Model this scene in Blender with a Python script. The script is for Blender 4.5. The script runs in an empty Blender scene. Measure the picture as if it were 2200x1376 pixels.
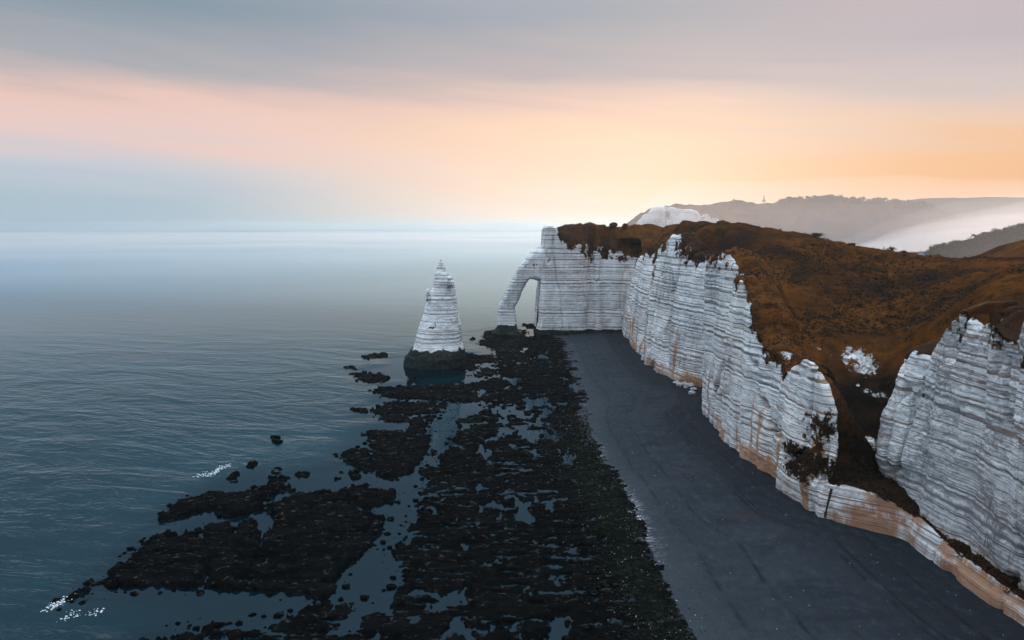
import bpy, math, random
import numpy as np

random.seed(7)
rng = np.random.default_rng(11)
SC = bpy.context.scene
COL = SC.collection
R = math.radians

# ------------------------------------------------------------------ camera
CAM_H = 70.0
FPX = 1467.0            # focal length in pixels of a 2200 px wide frame
PITCH = 7.92
cam_d = bpy.data.cameras.new("camera")
cam_d.sensor_width = 36.0
cam_d.lens = 36.0 * FPX / 2200.0
cam_d.clip_start = 0.5
cam_d.clip_end = 120000.0
cam = bpy.data.objects.new("camera", cam_d)
COL.objects.link(cam)
cam.location = (0, 0, CAM_H)
cam.rotation_euler = (R(90 - PITCH), 0, 0)
SC.camera = cam

# ------------------------------------------------------------------ render / exposure
SC.render.engine = 'CYCLES'
SC.view_settings.view_transform = 'Standard'
SC.view_settings.look = 'None'
SC.view_settings.exposure = 0.0
SC.view_settings.gamma = 1.0
SC.view_settings.use_curve_mapping = False
SC.cycles.use_denoising = True
SC.cycles.max_bounces = 8
SC.cycles.volume_bounces = 12
SC.cycles.sample_clamp_indirect = 6.0

# ------------------------------------------------------------------ node helper
class NT:
    def __init__(self, tree):
        self.t = tree; self.n = tree.nodes; self.l = tree.links
    def node(self, kind, **kw):
        nd = self.n.new(kind)
        for k, v in kw.items():
            if k.startswith('_'):
                continue
            setattr(nd, k, v)
        return nd
    def put(self, sock, v):
        if v is None: return
        if hasattr(v, 'is_output') or isinstance(v, bpy.types.NodeSocket):
            self.l.new(v, sock)
        else:
            if isinstance(v, (tuple, list)) and len(v) == 3 and sock.type == 'RGBA':
                v = (*v, 1.0)
            sock.default_value = v
    def math(self, op, a, b=None, c=None, clamp=False):
        nd = self.n.new('ShaderNodeMath'); nd.operation = op; nd.use_clamp = clamp
        self.put(nd.inputs[0], a)
        if b is not None: self.put(nd.inputs[1], b)
        if c is not None: self.put(nd.inputs[2], c)
        return nd.outputs[0]
    def mix(self, f, a, b, mode='MIX'):
        nd = self.n.new('ShaderNodeMix'); nd.data_type = 'RGBA'; nd.blend_type = mode
        self.put(nd.inputs[0], f); self.put(nd.inputs[6], a); self.put(nd.inputs[7], b)
        return nd.outputs[2]
    def ramp(self, f, stops, interp='LINEAR'):
        nd = self.n.new('ShaderNodeValToRGB'); cr = nd.color_ramp; cr.interpolation = interp
        while len(cr.elements) < len(stops): cr.elements.new(0.5)
        for e, (p, c) in zip(cr.elements, stops):
            e.position = p
            e.color = (c, c, c, 1) if isinstance(c, (int, float)) else (*c, 1)
        self.put(nd.inputs[0], f)
        return nd.outputs[0]
    def noise(self, vec, scale=1.0, detail=4.0, rough=0.55, dist=0.0, dim='3D', w=None):
        nd = self.n.new('ShaderNodeTexNoise'); nd.noise_dimensions = dim
        if vec is not None and dim != '1D': self.put(nd.inputs['Vector'], vec)
        if w is not None: self.put(nd.inputs['W'], w)
        nd.inputs['Scale'].default_value = scale
        nd.inputs['Detail'].default_value = detail
        nd.inputs['Roughness'].default_value = rough
        nd.inputs['Distortion'].default_value = dist
        return nd.outputs[0]
    def vscale(self, vec, s):
        nd = self.n.new('ShaderNodeVectorMath'); nd.operation = 'MULTIPLY'
        self.put(nd.inputs[0], vec); nd.inputs[1].default_value = s
        return nd.outputs[0]
    def sep(self, vec):
        nd = self.n.new('ShaderNodeSeparateXYZ'); self.put(nd.inputs[0], vec); return nd.outputs
    def attr(self, name):
        nd = self.n.new('ShaderNodeAttribute'); nd.attribute_name = name; return nd.outputs['Fac']
    def maprange(self, v, a, b, c=0.0, d=1.0, smooth=False):
        nd = self.n.new('ShaderNodeMapRange')
        if smooth: nd.interpolation_type = 'SMOOTHSTEP'
        nd.clamp = True
        self.put(nd.inputs[0], v)
        for i, q in enumerate((a, b, c, d)): nd.inputs[i + 1].default_value = q
        return nd.outputs[0]
    def bump(self, h, strength=0.5, dist=0.2, normal=None):
        nd = self.n.new('ShaderNodeBump'); nd.inputs['Strength'].default_value = strength
        nd.inputs['Distance'].default_value = dist
        self.put(nd.inputs['Height'], h)
        if normal is not None: self.put(nd.inputs['Normal'], normal)
        return nd.outputs[0]

def srgb(r, g, b):
    f = lambda c: (c / 255 / 12.92) if c / 255 <= 0.04045 else ((c / 255 + 0.055) / 1.055) ** 2.4
    return (f(r), f(g), f(b))

# ------------------------------------------------------------------ sky
SUN_AZ = 13.0           # degrees to the right of the view axis
SUN_EL = 8.5
world = bpy.data.worlds.new("World"); SC.world = world; world.use_nodes = True
W = NT(world.node_tree); W.n.clear()
tc = W.node('ShaderNodeTexCoord').outputs['Generated']
sx, sy, sz = W.sep(tc)
elev = W.math('MULTIPLY', W.math('ARCSINE', W.math('MINIMUM', W.math('MAXIMUM', sz, -0.999), 0.999)), 180 / math.pi)
azim = W.math('MULTIPLY', W.math('ARCTAN2', sx, sy), 180 / math.pi)
# long soft streaks of high cloud: noise stretched along a slightly tilted horizon
comb = W.node('ShaderNodeCombineXYZ')
W.put(comb.inputs[0], W.math('MULTIPLY', sx, 1.2)); W.put(comb.inputs[1], W.math('MULTIPLY', sy, 1.2))
W.put(comb.inputs[2], W.math('MULTIPLY', W.math('ADD', sz, W.math('MULTIPLY', sx, 0.10)), 11.0))
streak = W.noise(comb.outputs[0], 1.6, 5.0, 0.5, 0.4)
comb2 = W.node('ShaderNodeCombineXYZ')
W.put(comb2.inputs[0], W.math('MULTIPLY', sx, 2.0)); W.put(comb2.inputs[1], W.math('MULTIPLY', sy, 2.0))
W.put(comb2.inputs[2], W.math('MULTIPLY', W.math('ADD', sz, W.math('MULTIPLY', sx, 0.06)), 34.0))
fine = W.noise(comb2.outputs[0], 1.5, 6.0, 0.55, 0.2)
el2 = W.math('ADD', elev, W.math('MULTIPLY', W.math('SUBTRACT', streak, 0.5), 5.0))
el2 = W.math('ADD', el2, W.math('MULTIPLY', W.math('SUBTRACT', fine, 0.5), 1.6))
def elramp(stops):      # stops: (elevation in degrees, sRGB)
    lo, hi = -6.0, 90.0
    return W.ramp(W.maprange(el2, lo, hi), [((e - lo) / (hi - lo), srgb(*c)) for e, c in stops])
left = elramp([(-6, (166, 190, 205)), (1.5, (178, 198, 211)), (4.2, (206, 208, 217)), (6.6, (238, 208, 202)), (8.5, (240, 204, 192)),
               (11.5, (174, 175, 181)), (16, (136, 154, 168)), (30, (176, 190, 203)), (55, (218, 234, 250)), (90, (224, 240, 255))])
mid = elramp([(-6, (255, 236, 222)), (1.0, (255, 234, 218)), (4.0, (255, 224, 203)), (7.5, (254, 216, 190)), (9.6, (238, 204, 190)),
              (12.0, (192, 181, 184)), (16, (164, 170, 181)), (30, (184, 194, 206)), (55, (218, 234, 250)), (90, (224, 240, 255))])
right = elramp([(-6, (252, 205, 170)), (2.2, (250, 190, 140)), (4.5, (249, 196, 152)), (6.5, (240, 205, 182)), (9.5, (216, 200, 196)),
                (13, (196, 186, 192)), (18, (204, 186, 188)), (30, (192, 194, 204)), (55, (218, 234, 250)), (90, (224, 240, 255))])
# away from the sunrise the low sky loses its warmth
antis = elramp([(-6, (170, 186, 204)), (6, (184, 192, 208)), (16, (160, 172, 188)), (30, (180, 192, 205)), (55, (218, 234, 250)), (90, (224, 240, 255))])
skyc = W.mix(W.maprange(azim, -30, 2, smooth=True), left, mid)
skyc = W.mix(W.maprange(azim, 4, 34, smooth=True), skyc, right)
aaz = W.math('ABSOLUTE', W.math('SUBTRACT', azim, 8.0))
skyc = W.mix(W.maprange(aaz, 55, 120, smooth=True), skyc, antis)
nish = W.node('ShaderNodeTexSky'); nish.sky_type = 'NISHITA'; nish.sun_disc = False
nish.sun_elevation = R(SUN_EL); nish.sun_rotation = R(SUN_AZ)
nish.air_density = 1.0; nish.dust_density = 2.0
# overcast veil: brighter overhead than low down, as under a thin cloud sheet
bgc = W.node('ShaderNodeBackground'); W.put(bgc.inputs[0], skyc); W.put(bgc.inputs[1], W.maprange(elev, 22, 58, 1.0, 3.1, smooth=True))
bgn = W.node('ShaderNodeBackground'); W.put(bgn.inputs[0], nish.outputs[0]); bgn.inputs[1].default_value = 0.05
mixs = W.node('ShaderNodeMixShader'); mixs.inputs[0].default_value = 0.05
W.l.new(bgc.outputs[0], mixs.inputs[1]); W.l.new(bgn.outputs[0], mixs.inputs[2])
wout = W.node('ShaderNodeOutputWorld'); W.l.new(mixs.outputs[0], wout.inputs[0])

# ------------------------------------------------------------------ sun
sun_d = bpy.data.lights.new("sun", 'SUN'); sun_d.energy = 2.6; sun_d.angle = R(10); sun_d.color = (1.0, 0.78, 0.58)
sun = bpy.data.objects.new("sun", sun_d); COL.objects.link(sun)
sun.rotation_euler = (R(90 - SUN_EL), 0, R(180 - SUN_AZ))

# ================================================================== geometry helpers
CP, SP = math.cos(R(PITCH)), math.sin(R(PITCH))
def atY(x, y, Y):
    """point seen at photo position (x, y) that stands Y metres out"""
    u = (x - 1100) / FPX; v = (688 - y) / FPX
    t = Y / (CP + v * SP)
    return np.array([u * t, Y, CAM_H + t * (-SP + v * CP)])
def atZ(x, y, z):
    u = (x - 1100) / FPX; v = (688 - y) / FPX
    t = (z - CAM_H) / (-SP + v * CP)
    return np.array([u * t, t * (CP + v * SP), z])
def shot(P):
    P = np.asarray(P, float)
    d = P[..., 1] * CP - (P[..., 2] - CAM_H) * SP
    return np.stack([1100 + FPX * P[..., 0] / d, 688 - FPX * (P[..., 1] * SP + (P[..., 2] - CAM_H) * CP) / d], -1)

def _h(ix, iy, iz, seed):
    h = (ix * 374761393 + iy * 668265263 + iz * 1274126177 + seed * 974711) & 0xFFFFFFFF
    h = ((h ^ (h >> 13)) * 1274126177) & 0xFFFFFFFF
    h = ((h ^ (h >> 16)) * 2246822519) & 0xFFFFFFFF
    return ((h ^ (h >> 15)) & 0xFFFFFF) / float(0xFFFFFF) * 2 - 1
def vnoise(x, y, z=0.0, seed=0):
    x, y, z = np.broadcast_arrays(np.asarray(x, float), np.asarray(y, float), np.asarray(z, float))
    ix, iy, iz = np.floor(x).astype(np.int64), np.floor(y).astype(np.int64), np.floor(z).astype(np.int64)
    fx, fy, fz = x - ix, y - iy, z - iz
    s = lambda t: t * t * t * (t * (6 * t - 15) + 10)
    fx, fy, fz = s(fx), s(fy), s(fz)
    out = 0
    for dx in (0, 1):
        for dy in (0, 1):
            for dz in (0, 1):
                w = (fx if dx else 1 - fx) * (fy if dy else 1 - fy) * (fz if dz else 1 - fz)
                out = out + w * _h(ix + dx, iy + dy, iz + dz, seed)
    return out
def fbm(x, y, z=0.0, seed=0, oct=4, gain=0.5):
    x, y, z = np.asarray(x, float), np.asarray(y, float), np.asarray(z, float)
    a, tot, nrm = 1.0, 0, 0
    for i in range(oct):
        tot = tot + a * vnoise(x, y, z, seed + 17 * i); nrm += a
        a *= gain; x = x * 2.03 + 3.1; y = y * 2.03 - 1.7; z = z * 2.03 + 5.3
    return tot / nrm * 1.6
def sstep(a, b, t):
    t = np.clip((np.asarray(t, float) - a) / (b - a), 0, 1); return t * t * (3 - 2 * t)
def gauss1(A, sig, axis):
    if sig <= 0: return A
    r = int(max(1, math.ceil(3 * sig))); k = np.exp(-0.5 * (np.arange(-r, r + 1) / sig) ** 2); k /= k.sum()
    pad = [(0, 0)] * A.ndim; pad[axis] = (r, r)
    B = np.pad(A, pad, mode='edge'); out = np.zeros_like(A)
    n = A.shape[axis]
    for i, w in enumerate(k):
        sl = [slice(None)] * A.ndim; sl[axis] = slice(i, i + n); out += w * B[tuple(sl)]
    return out

def mesh_obj(name, V, F, mats=(), parent=None, smooth=True, attrs=None, kind=None, label=None, cat=None, group=None, matidx=None):
    """F: int array (n,3) or (n,4), or a list of such arrays"""
    V = np.asarray(V, np.float32)
    Fs = F if isinstance(F, list) else [F]
    Fs = [np.asarray(f, np.int32) for f in Fs if len(f)]
    me = bpy.data.meshes.new(name)
    me.vertices.add(len(V)); me.vertices.foreach_set('co', V.ravel())
    loops = np.concatenate([f.ravel() for f in Fs]); sizes = np.concatenate([np.full(len(f), f.shape[1], np.int32) for f in Fs])
    starts = np.concatenate([[0], np.cumsum(sizes)[:-1]]).astype(np.int32)
    me.loops.add(len(loops)); me.loops.foreach_set('vertex_index', loops)
    me.polygons.add(len(sizes)); me.polygons.foreach_set('loop_start', starts); me.polygons.foreach_set('loop_total', sizes)
    me.polygons.foreach_set('use_smooth', np.full(len(sizes), smooth, bool))
    for m in (mats if isinstance(mats, (list, tuple)) else [mats]): me.materials.append(m)
    if matidx is not None: me.polygons.foreach_set('material_index', np.asarray(matidx, np.int32))
    me.update(calc_edges=True)
    for k, a in (attrs or {}).items():
        at = me.attributes.new(k, 'FLOAT', 'POINT'); at.data.foreach_set('value', np.asarray(a, np.float32).ravel())
    o = bpy.data.objects.new(name, me); COL.objects.link(o)
    if parent is not None: o.parent = parent
    tag(o, kind, label, cat, group)
    return o
def tag(o, kind=None, label=None, cat=None, group=None):
    if kind: o['kind'] = kind
    if label: o['label'] = label
    if cat: o['category'] = cat
    if group: o['group'] = group
    return o
def empty(name, loc, label=None, cat=None, group=None):
    o = bpy.data.objects.new(name, None); COL.objects.link(o); o.location = loc; o.empty_display_size = 1
    return tag(o, None, label, cat, group)
def grid_faces(nr, nc, wrap=False):
    r = np.arange(nr - 1)[:, None]; c = np.arange(nc if wrap else nc - 1)[None, :]
    a = r * nc + c; b = r * nc + (c + 1) % nc
    return np.stack([a, b, b + nc, a + nc], -1).reshape(-1, 4)
def grid_normals(P):
    du = np.gradient(P, axis=1); dv = np.gradient(P, axis=0)
    n = np.cross(du, dv); n /= np.linalg.norm(n, axis=2, keepdims=True) + 1e-9
    return n

# ================================================================== materials
def new_mat(name):
    m = bpy.data.materials.new(name); m.use_nodes = True
    t = NT(m.node_tree); t.n.clear()
    out = t.node('ShaderNodeOutputMaterial'); b = t.node('ShaderNodeBsdfPrincipled')
    t.l.new(b.outputs[0], out.inputs[0])
    t.bsdf = b; t.out = out
    return m, t
def pos(t): return t.node('ShaderNodeNewGeometry').outputs['Position']

def veg_colour(t, p):
    n0 = t.noise(p, 0.018, 3, 0.55); n1 = t.noise(p, 0.06, 5, 0.65); n2 = t.noise(p, 0.35, 5, 0.65); n3 = t.noise(p, 2.2, 3, 0.6)
    c = t.mix(t.maprange(n0, 0.40, 0.60), (0.026, 0.013, 0.008), (0.085, 0.030, 0.008))
    c = t.mix(t.math('MULTIPLY', t.maprange(n1, 0.48, 0.66), 0.8), c, (0.125, 0.046, 0.010))
    c = t.mix(t.maprange(n1, 0.47, 0.33), c, (0.017, 0.012, 0.010))
    c = t.mix(t.math('MULTIPLY', t.maprange(n2, 0.45, 0.68), 0.85), c, (0.014, 0.011, 0.008))
    c = t.mix(t.math('MULTIPLY', t.maprange(n3, 0.5, 0.75), 0.5), c, (0.10, 0.046, 0.018))
    return c

def chalk_mat(name, line=1.0, brown=0.5, lo=(0.64, 0.645, 0.655), hi=(0.80, 0.80, 0.79), lichen=0.0):
    m, t = new_mat(name)
    p = pos(t); x, y, z = t.sep(p)
    warp = t.noise(t.vscale(p, (0.03, 0.03, 0.05)), 1.0, 3, 0.5)
    warp2 = t.noise(t.vscale(p, (0.4, 0.4, 0.4)), 1.0, 3, 0.6)
    zz = t.math('ADD', z, t.math('MULTIPLY', t.math('SUBTRACT', warp, 0.5), 2.0))
    zz = t.math('ADD', zz, t.math('MULTIPLY', t.math('SUBTRACT', warp2, 0.5), 0.28))
    s1 = t.noise(None, 1.0, 5.0, 0.75, dim='1D', w=zz)          # beds of uneven thickness
    brk = t.noise(t.vscale(p, (0.22, 0.22, 0.9)), 1.0, 4, 0.6)
    patch = t.noise(p, 0.045, 3, 0.55)
    th = t.math('ADD', 0.475, t.math('MULTIPLY', t.math('SUBTRACT', patch, 0.5), 0.22))
    lines = t.maprange(t.math('SUBTRACT', s1, th), 0.045, -0.045)
    lines = t.math('MULTIPLY', lines, t.maprange(brk, 0.30, 0.46, 0.15, 1.0), clamp=True)
    band = t.attr('band')
    lines = t.math('MAXIMUM', lines, t.math('MULTIPLY', t.maprange(band, 0.45, 0.95), t.maprange(brk, 0.28, 0.42, 0.2, 1.0)))
    lines = t.math('MULTIPLY', lines, line, clamp=True)
    tone = t.noise(p, 0.11, 5, 0.6); speck = t.noise(t.vscale(p, (1.4, 1.4, 2.6)), 1.0, 5, 0.72)
    col = t.mix(t.maprange(tone, 0.3, 0.7), lo, hi)
    col = t.mix(t.math('MULTIPLY', t.maprange(speck, 0.55, 0.74), 0.6), col, (0.24, 0.235, 0.235))
    if lichen:          # grey crust that breaks the white into speckle
        lc = t.noise(t.vscale(p, (0.9, 0.9, 1.6)), 1.0, 6, 0.75); lp = t.noise(p, 0.09, 4, 0.6)
        lf = t.maprange(t.math('ADD', lc, t.math('MULTIPLY', t.math('SUBTRACT', lp, 0.5), 0.5)), 0.47, 0.60)
        col = t.mix(t.math('MULTIPLY', lf, lichen), col, (0.17, 0.175, 0.18))
    vert = t.noise(t.vscale(p, (0.55, 0.55, 0.035)), 1.0, 4, 0.6)
    col = t.mix(t.math('MULTIPLY', t.maprange(vert, 0.56, 0.76), 0.5), col, (0.36, 0.36, 0.37))
    crk = t.noise(t.vscale(p, (0.30, 0.30, 0.035)), 1.0, 3, 0.6)
    crf = t.maprange(t.math('ABSOLUTE', t.math('SUBTRACT', crk, 0.5)), 0.0035, 0.012, 1.0, 0.0)
    col = t.mix(t.math('MULTIPLY', crf, t.maprange(patch, 0.50, 0.62)), col, (0.16, 0.16, 0.165))
    tanp = t.noise(p, 0.03, 2, 0.5)
    lcol = t.mix(t.math('MULTIPLY', t.maprange(tanp, 0.40, 0.60), brown), (0.17, 0.172, 0.18), (0.23, 0.155, 0.11))
    col = t.mix(lines, col, lcol)
    # rust coloured stains, dark weed near the water, plants
    st = t.attr('stain'); sn = t.noise(t.vscale(p, (0.9, 0.9, 0.25)), 1.0, 4, 0.65)
    stf = t.math('MULTIPLY', t.maprange(t.math('ADD', st, t.math('MULTIPLY', t.math('SUBTRACT', sn, 0.5), 1.4)), 0.35, 0.85), 0.85)
    col = t.mix(stf, col, t.mix(t.maprange(tone, 0.35, 0.65), (0.27, 0.105, 0.034), (0.37, 0.19, 0.10)))
    dk = t.attr('weed'); dn = t.noise(p, 0.5, 4, 0.6)
    dkf = t.maprange(t.math('ADD', dk, t.math('MULTIPLY', t.math('SUBTRACT', dn, 0.5), 0.5)), 0.40, 0.58)
    col = t.mix(dkf, col, t.mix(t.maprange(dn, 0.4, 0.6), (0.010, 0.016, 0.017), (0.030, 0.034, 0.030)))
    vg = t.attr('veg'); vn = t.noise(p, 0.55, 5, 0.7)
    vgf = t.maprange(t.math('ADD', vg, t.math('MULTIPLY', t.math('SUBTRACT', vn, 0.5), 1.7)), 0.44, 0.58)
    vcol = t.mix(t.math('MULTIPLY', t.attr('bramble_shade'), t.maprange(vn, 0.62, 0.42, 0.55, 1.0)), veg_colour(t, p), (0.010, 0.008, 0.006))  # low plants on the rock: dark scrub with gully shade painted in
    col = t.mix(vgf, col, vcol)
    t.put(t.bsdf.inputs['Base Color'], col)
    t.bsdf.inputs['Roughness'].default_value = 0.92
    t.bsdf.inputs['Specular IOR Level'].default_value = 0.03
    hgt = t.math('ADD', t.math('MULTIPLY', speck, -0.6), t.math('MULTIPLY', lines, -0.7))
    t.put(t.bsdf.inputs['Normal'], t.bump(hgt, 0.45, 0.35))
    return m

def veg_mat(name):
    m, t = new_mat(name); p = pos(t)
    c = veg_colour(t, p)
    dg = t.attr('bramble_shade'); dn_ = t.noise(p, 0.25, 5, 0.7)  # darker gully plants, with the gully's shade also put into their colour
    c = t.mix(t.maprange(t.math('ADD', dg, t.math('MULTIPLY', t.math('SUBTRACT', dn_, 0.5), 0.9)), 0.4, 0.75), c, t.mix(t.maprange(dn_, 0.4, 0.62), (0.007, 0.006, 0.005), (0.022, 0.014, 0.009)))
    # pale chalk scars where the turf is worn
    rk = t.attr('rock'); rn = t.noise(p, 0.5, 5, 0.7)
    rf = t.maprange(t.math('ADD', rk, t.math('MULTIPLY', t.math('SUBTRACT', rn, 0.5), 1.0)), 0.52, 0.62)
    rc = t.mix(t.maprange(t.noise(p, 1.4, 4, 0.7), 0.4, 0.65), (0.62, 0.62, 0.62), (0.16, 0.14, 0.12))
    c = t.mix(rf, c, rc)
    t.put(t.bsdf.inputs['Base Color'], c)
    t.bsdf.inputs['Roughness'].default_value = 0.95
    t.bsdf.inputs['Specular IOR Level'].default_value = 0.0
    h = t.math('ADD', t.noise(p, 0.6, 6, 0.7), t.noise(p, 3.0, 3, 0.6))
    t.put(t.bsdf.inputs['Normal'], t.bump(h, 0.8, 0.8))
    return m

def reef_mat(name):
    m, t = new_mat(name); p = pos(t)
    n1 = t.noise(t.vscale(p, (0.10, 0.35, 1)), 1.0, 5, 0.65); n2 = t.noise(t.vscale(p, (0.8, 1.6, 1)), 1.0, 5, 0.7)
    gr = t.attr('green')
    c = t.mix(t.maprange(n1, 0.35, 0.65), (0.0008, 0.0012, 0.0013), (0.0040, 0.0048, 0.0046))
    c = t.mix(t.math('MULTIPLY', t.maprange(n2, 0.56, 0.72), 0.5), c, (0.012, 0.011, 0.010))
    gn = t.noise(p, 0.9, 4, 0.7)
    gf = t.maprange(t.math('ADD', gr, t.math('MULTIPLY', t.math('SUBTRACT', gn, 0.5), 1.6)), 0.6, 0.95)
    c = t.mix(t.math('MULTIPLY', gf, 0.5), c, (0.004, 0.009, 0.005))
    pale = t.maprange(t.noise(p, 1.6, 3, 0.7), 0.66, 0.74)
    c = t.mix(t.math('MULTIPLY', pale, t.math('MULTIPLY', gr, 0.7)), c, (0.09, 0.08, 0.075))
    t.put(t.bsdf.inputs['Base Color'], c)
    wet = t.maprange(t.noise(t.vscale(p, (0.5, 1.1, 1)), 1.0, 5, 0.7), 0.58, 0.68)
    t.put(t.bsdf.inputs['Roughness'], t.maprange(wet, 0.0, 1.0, 0.85, 0.32))
    t.put(t.bsdf.inputs['Specular IOR Level'], t.maprange(wet, 0.0, 1.0, 0.01, 0.30))
    t.put(t.bsdf.inputs['Normal'], t.bump(t.math('ADD', n2, n1), 0.7, 0.6))
    return m

def beach_mat(name):
    m, t = new_mat(name); p = pos(t)
    x, y, z = t.sep(p)
    n1 = t.noise(p, 0.05, 4, 0.6); n2 = t.noise(p, 2.5, 4, 0.75)
    across = t.attr('across')
    wav = t.noise(t.vscale(p, (0.03, 0.30, 1)), 1.0, 4, 0.6)
    c = t.mix(t.maprange(n1, 0.3, 0.7), (0.020, 0.026, 0.032), (0.030, 0.037, 0.044))
    c = t.mix(t.math('MULTIPLY', t.maprange(wav, 0.45, 0.65), t.math('MULTIPLY', t.ramp(across, [(0.25, 0.0), (0.48, 1.0), (0.70, 0.0)]), 0.85)), c, (0.015, 0.018, 0.022))
    # darker band along the foot of the cliff
    a2 = t.math('ADD', across, t.math('MULTIPLY', t.math('SUBTRACT', n1, 0.5), 0.05))
    c = t.mix(t.math('MULTIPLY', t.ramp(a2, [(0.52, 0.0), (0.80, 1.0), (1.0, 0.9)]), 0.6), c, (0.011, 0.013, 0.016))
    tan = t.math('MULTIPLY', t.maprange(t.noise(p, 0.07, 3, 0.5), 0.56, 0.72), t.ramp(across, [(0.45, 0.0), (0.6, 1.0), (0.85, 0.7), (1.0, 0.2)]))
    c = t.mix(t.math('MULTIPLY', tan, 0.45), c, (0.045, 0.030, 0.027))
    mot = t.noise(t.vscale(p, (0.5, 0.35, 1)), 1.0, 5, 0.7)
    c = t.mix(t.math('MULTIPLY', t.maprange(mot, 0.52, 0.70), 0.55), c, (0.013, 0.016, 0.020))
    c = t.mix(t.math('MULTIPLY', t.maprange(mot, 0.47, 0.30), 0.45), c, (0.050, 0.057, 0.066))
    wr = t.noise(t.vscale(p, (0.9, 0.18, 1)), 1.0, 4, 0.7)
    for pos_ in (0.20, 0.37, 0.70, 0.735, 0.86):
        band_ = t.ramp(t.math('ADD', across, t.math('MULTIPLY', t.math('SUBTRACT', n1, 0.5), 0.05)), [(pos_ - .014, 0.0), (pos_, 1.0), (pos_ + .014, 0.0)])
        c = t.mix(t.math('MULTIPLY', band_, t.maprange(wr, 0.42, 0.60)), c, (0.010, 0.011, 0.012))
    edge_ = t.ramp(a2, [(0.0, 1.0), (0.22, 0.0)])
    c = t.mix(t.math('MULTIPLY', edge_, 0.6), c, (0.048, 0.057, 0.066))
    sp = t.maprange(n2, 0.60, 0.78)
    c = t.mix(t.math('MULTIPLY', sp, 0.6), c, (0.065, 0.072, 0.08))
    dk = t.maprange(t.noise(p, 1.1, 3, 0.7), 0.60, 0.72)
    c = t.mix(t.math('MULTIPLY', dk, 0.35), c, (0.014, 0.016, 0.018))
    # bleached shells at the toe of the shingle
    shell = t.attr('shell')
    sf = t.math('MULTIPLY', t.maprange(t.noise(t.vscale(p, (0.5, 1.6, 1)), 1.0, 4, 0.75), 0.50, 0.62), shell)
    c = t.mix(sf, c, (0.50, 0.52, 0.54))
    t.put(t.bsdf.inputs['Base Color'], c)
    t.bsdf.inputs['Roughness'].default_value = 0.85
    t.bsdf.inputs['Specular IOR Level'].default_value = 0.04
    t.put(t.bsdf.inputs['Normal'], t.bump(t.math('ADD', n2, t.math('MULTIPLY', mot, 2.5)), 0.7, 0.3))
    return m

def sea_mat(name):
    m, t = new_mat(name); p = pos(t); x, y, z = t.sep(p)
    calm = t.attr('calm'); shal = t.attr('shallow')
    rot = t.node('ShaderNodeVectorRotate'); rot.rotation_type = 'Z_AXIS'; t.put(rot.inputs['Vector'], p); rot.inputs['Angle'].default_value = 0.30
    p = rot.outputs[0]
    big = t.noise(t.vscale(p, (0.018, 0.045, 1)), 1.0, 4, 0.55, 1.2)
    n1 = t.noise(t.vscale(p, (0.09, 0.20, 1)), 1.0, 4, 0.6, 1.0)
    n2 = t.noise(t.vscale(p, (0.35, 0.8, 1)), 1.0, 4, 0.6)
    far = t.maprange(y, 120, 480, 1.0, 0.13)
    open_ = t.math('SUBTRACT', 1.0, calm)
    h = t.math('ADD', t.math('MULTIPLY', big, 1.5), t.math('ADD', t.math('MULTIPLY', n1, 0.45), t.math('MULTIPLY', n2, 0.06)))
    h = t.math('MULTIPLY', h, t.math('MULTIPLY', far, t.math('ADD', t.math('MULTIPLY', open_, 0.95), 0.05)))
    nrm = t.bump(h, 1.0, 1.0)
    turb = t.noise(t.vscale(p, (0.012, 0.02, 1)), 1.0, 3, 0.5)
    c = t.mix(t.maprange(turb, 0.35, 0.65), (0.0008, 0.009, 0.014), (0.0015, 0.019, 0.026))
    c = t.mix(t.math('MULTIPLY', shal, 0.9), c, (0.001, 0.005, 0.008))
    dif = t.node('ShaderNodeBsdfDiffuse'); t.put(dif.inputs['Color'], c)
    glo = t.node('ShaderNodeBsdfGlossy'); glo.inputs['Color'].default_value = (0.58, 0.84, 1.0, 1); t.put(glo.inputs['Normal'], nrm)
    t.put(glo.inputs['Roughness'], t.maprange(calm, 0.0, 1.0, 0.12, 0.03))
    fr = t.node('ShaderNodeFresnel'); fr.inputs['IOR'].default_value = 1.333; t.put(fr.inputs['Normal'], nrm)
    mx = t.node('ShaderNodeMixShader'); t.l.new(fr.outputs[0], mx.inputs[0]); t.l.new(dif.outputs[0], mx.inputs[1]); t.l.new(glo.outputs[0], mx.inputs[2])
    t.l.new(mx.outputs[0], t.out.inputs[0]); t.n.remove(t.bsdf)
    return m

def plain_mat(name, col, rough=0.9, spec=0.2, var=0.35, scale=1.0):
    m, t = new_mat(name); p = pos(t)
    n = t.noise(p, scale, 4, 0.65)
    c = t.mix(t.maprange(n, 0.3, 0.7), tuple(v * (1 - var) for v in col), tuple(min(1, v * (1 + var)) for v in col))
    t.put(t.bsdf.inputs['Base Color'], c)
    t.bsdf.inputs['Roughness'].default_value = rough; t.bsdf.inputs['Specular IOR Level'].default_value = spec
    t.put(t.bsdf.inputs['Normal'], t.bump(n, 0.3, 0.2))
    return m

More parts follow.
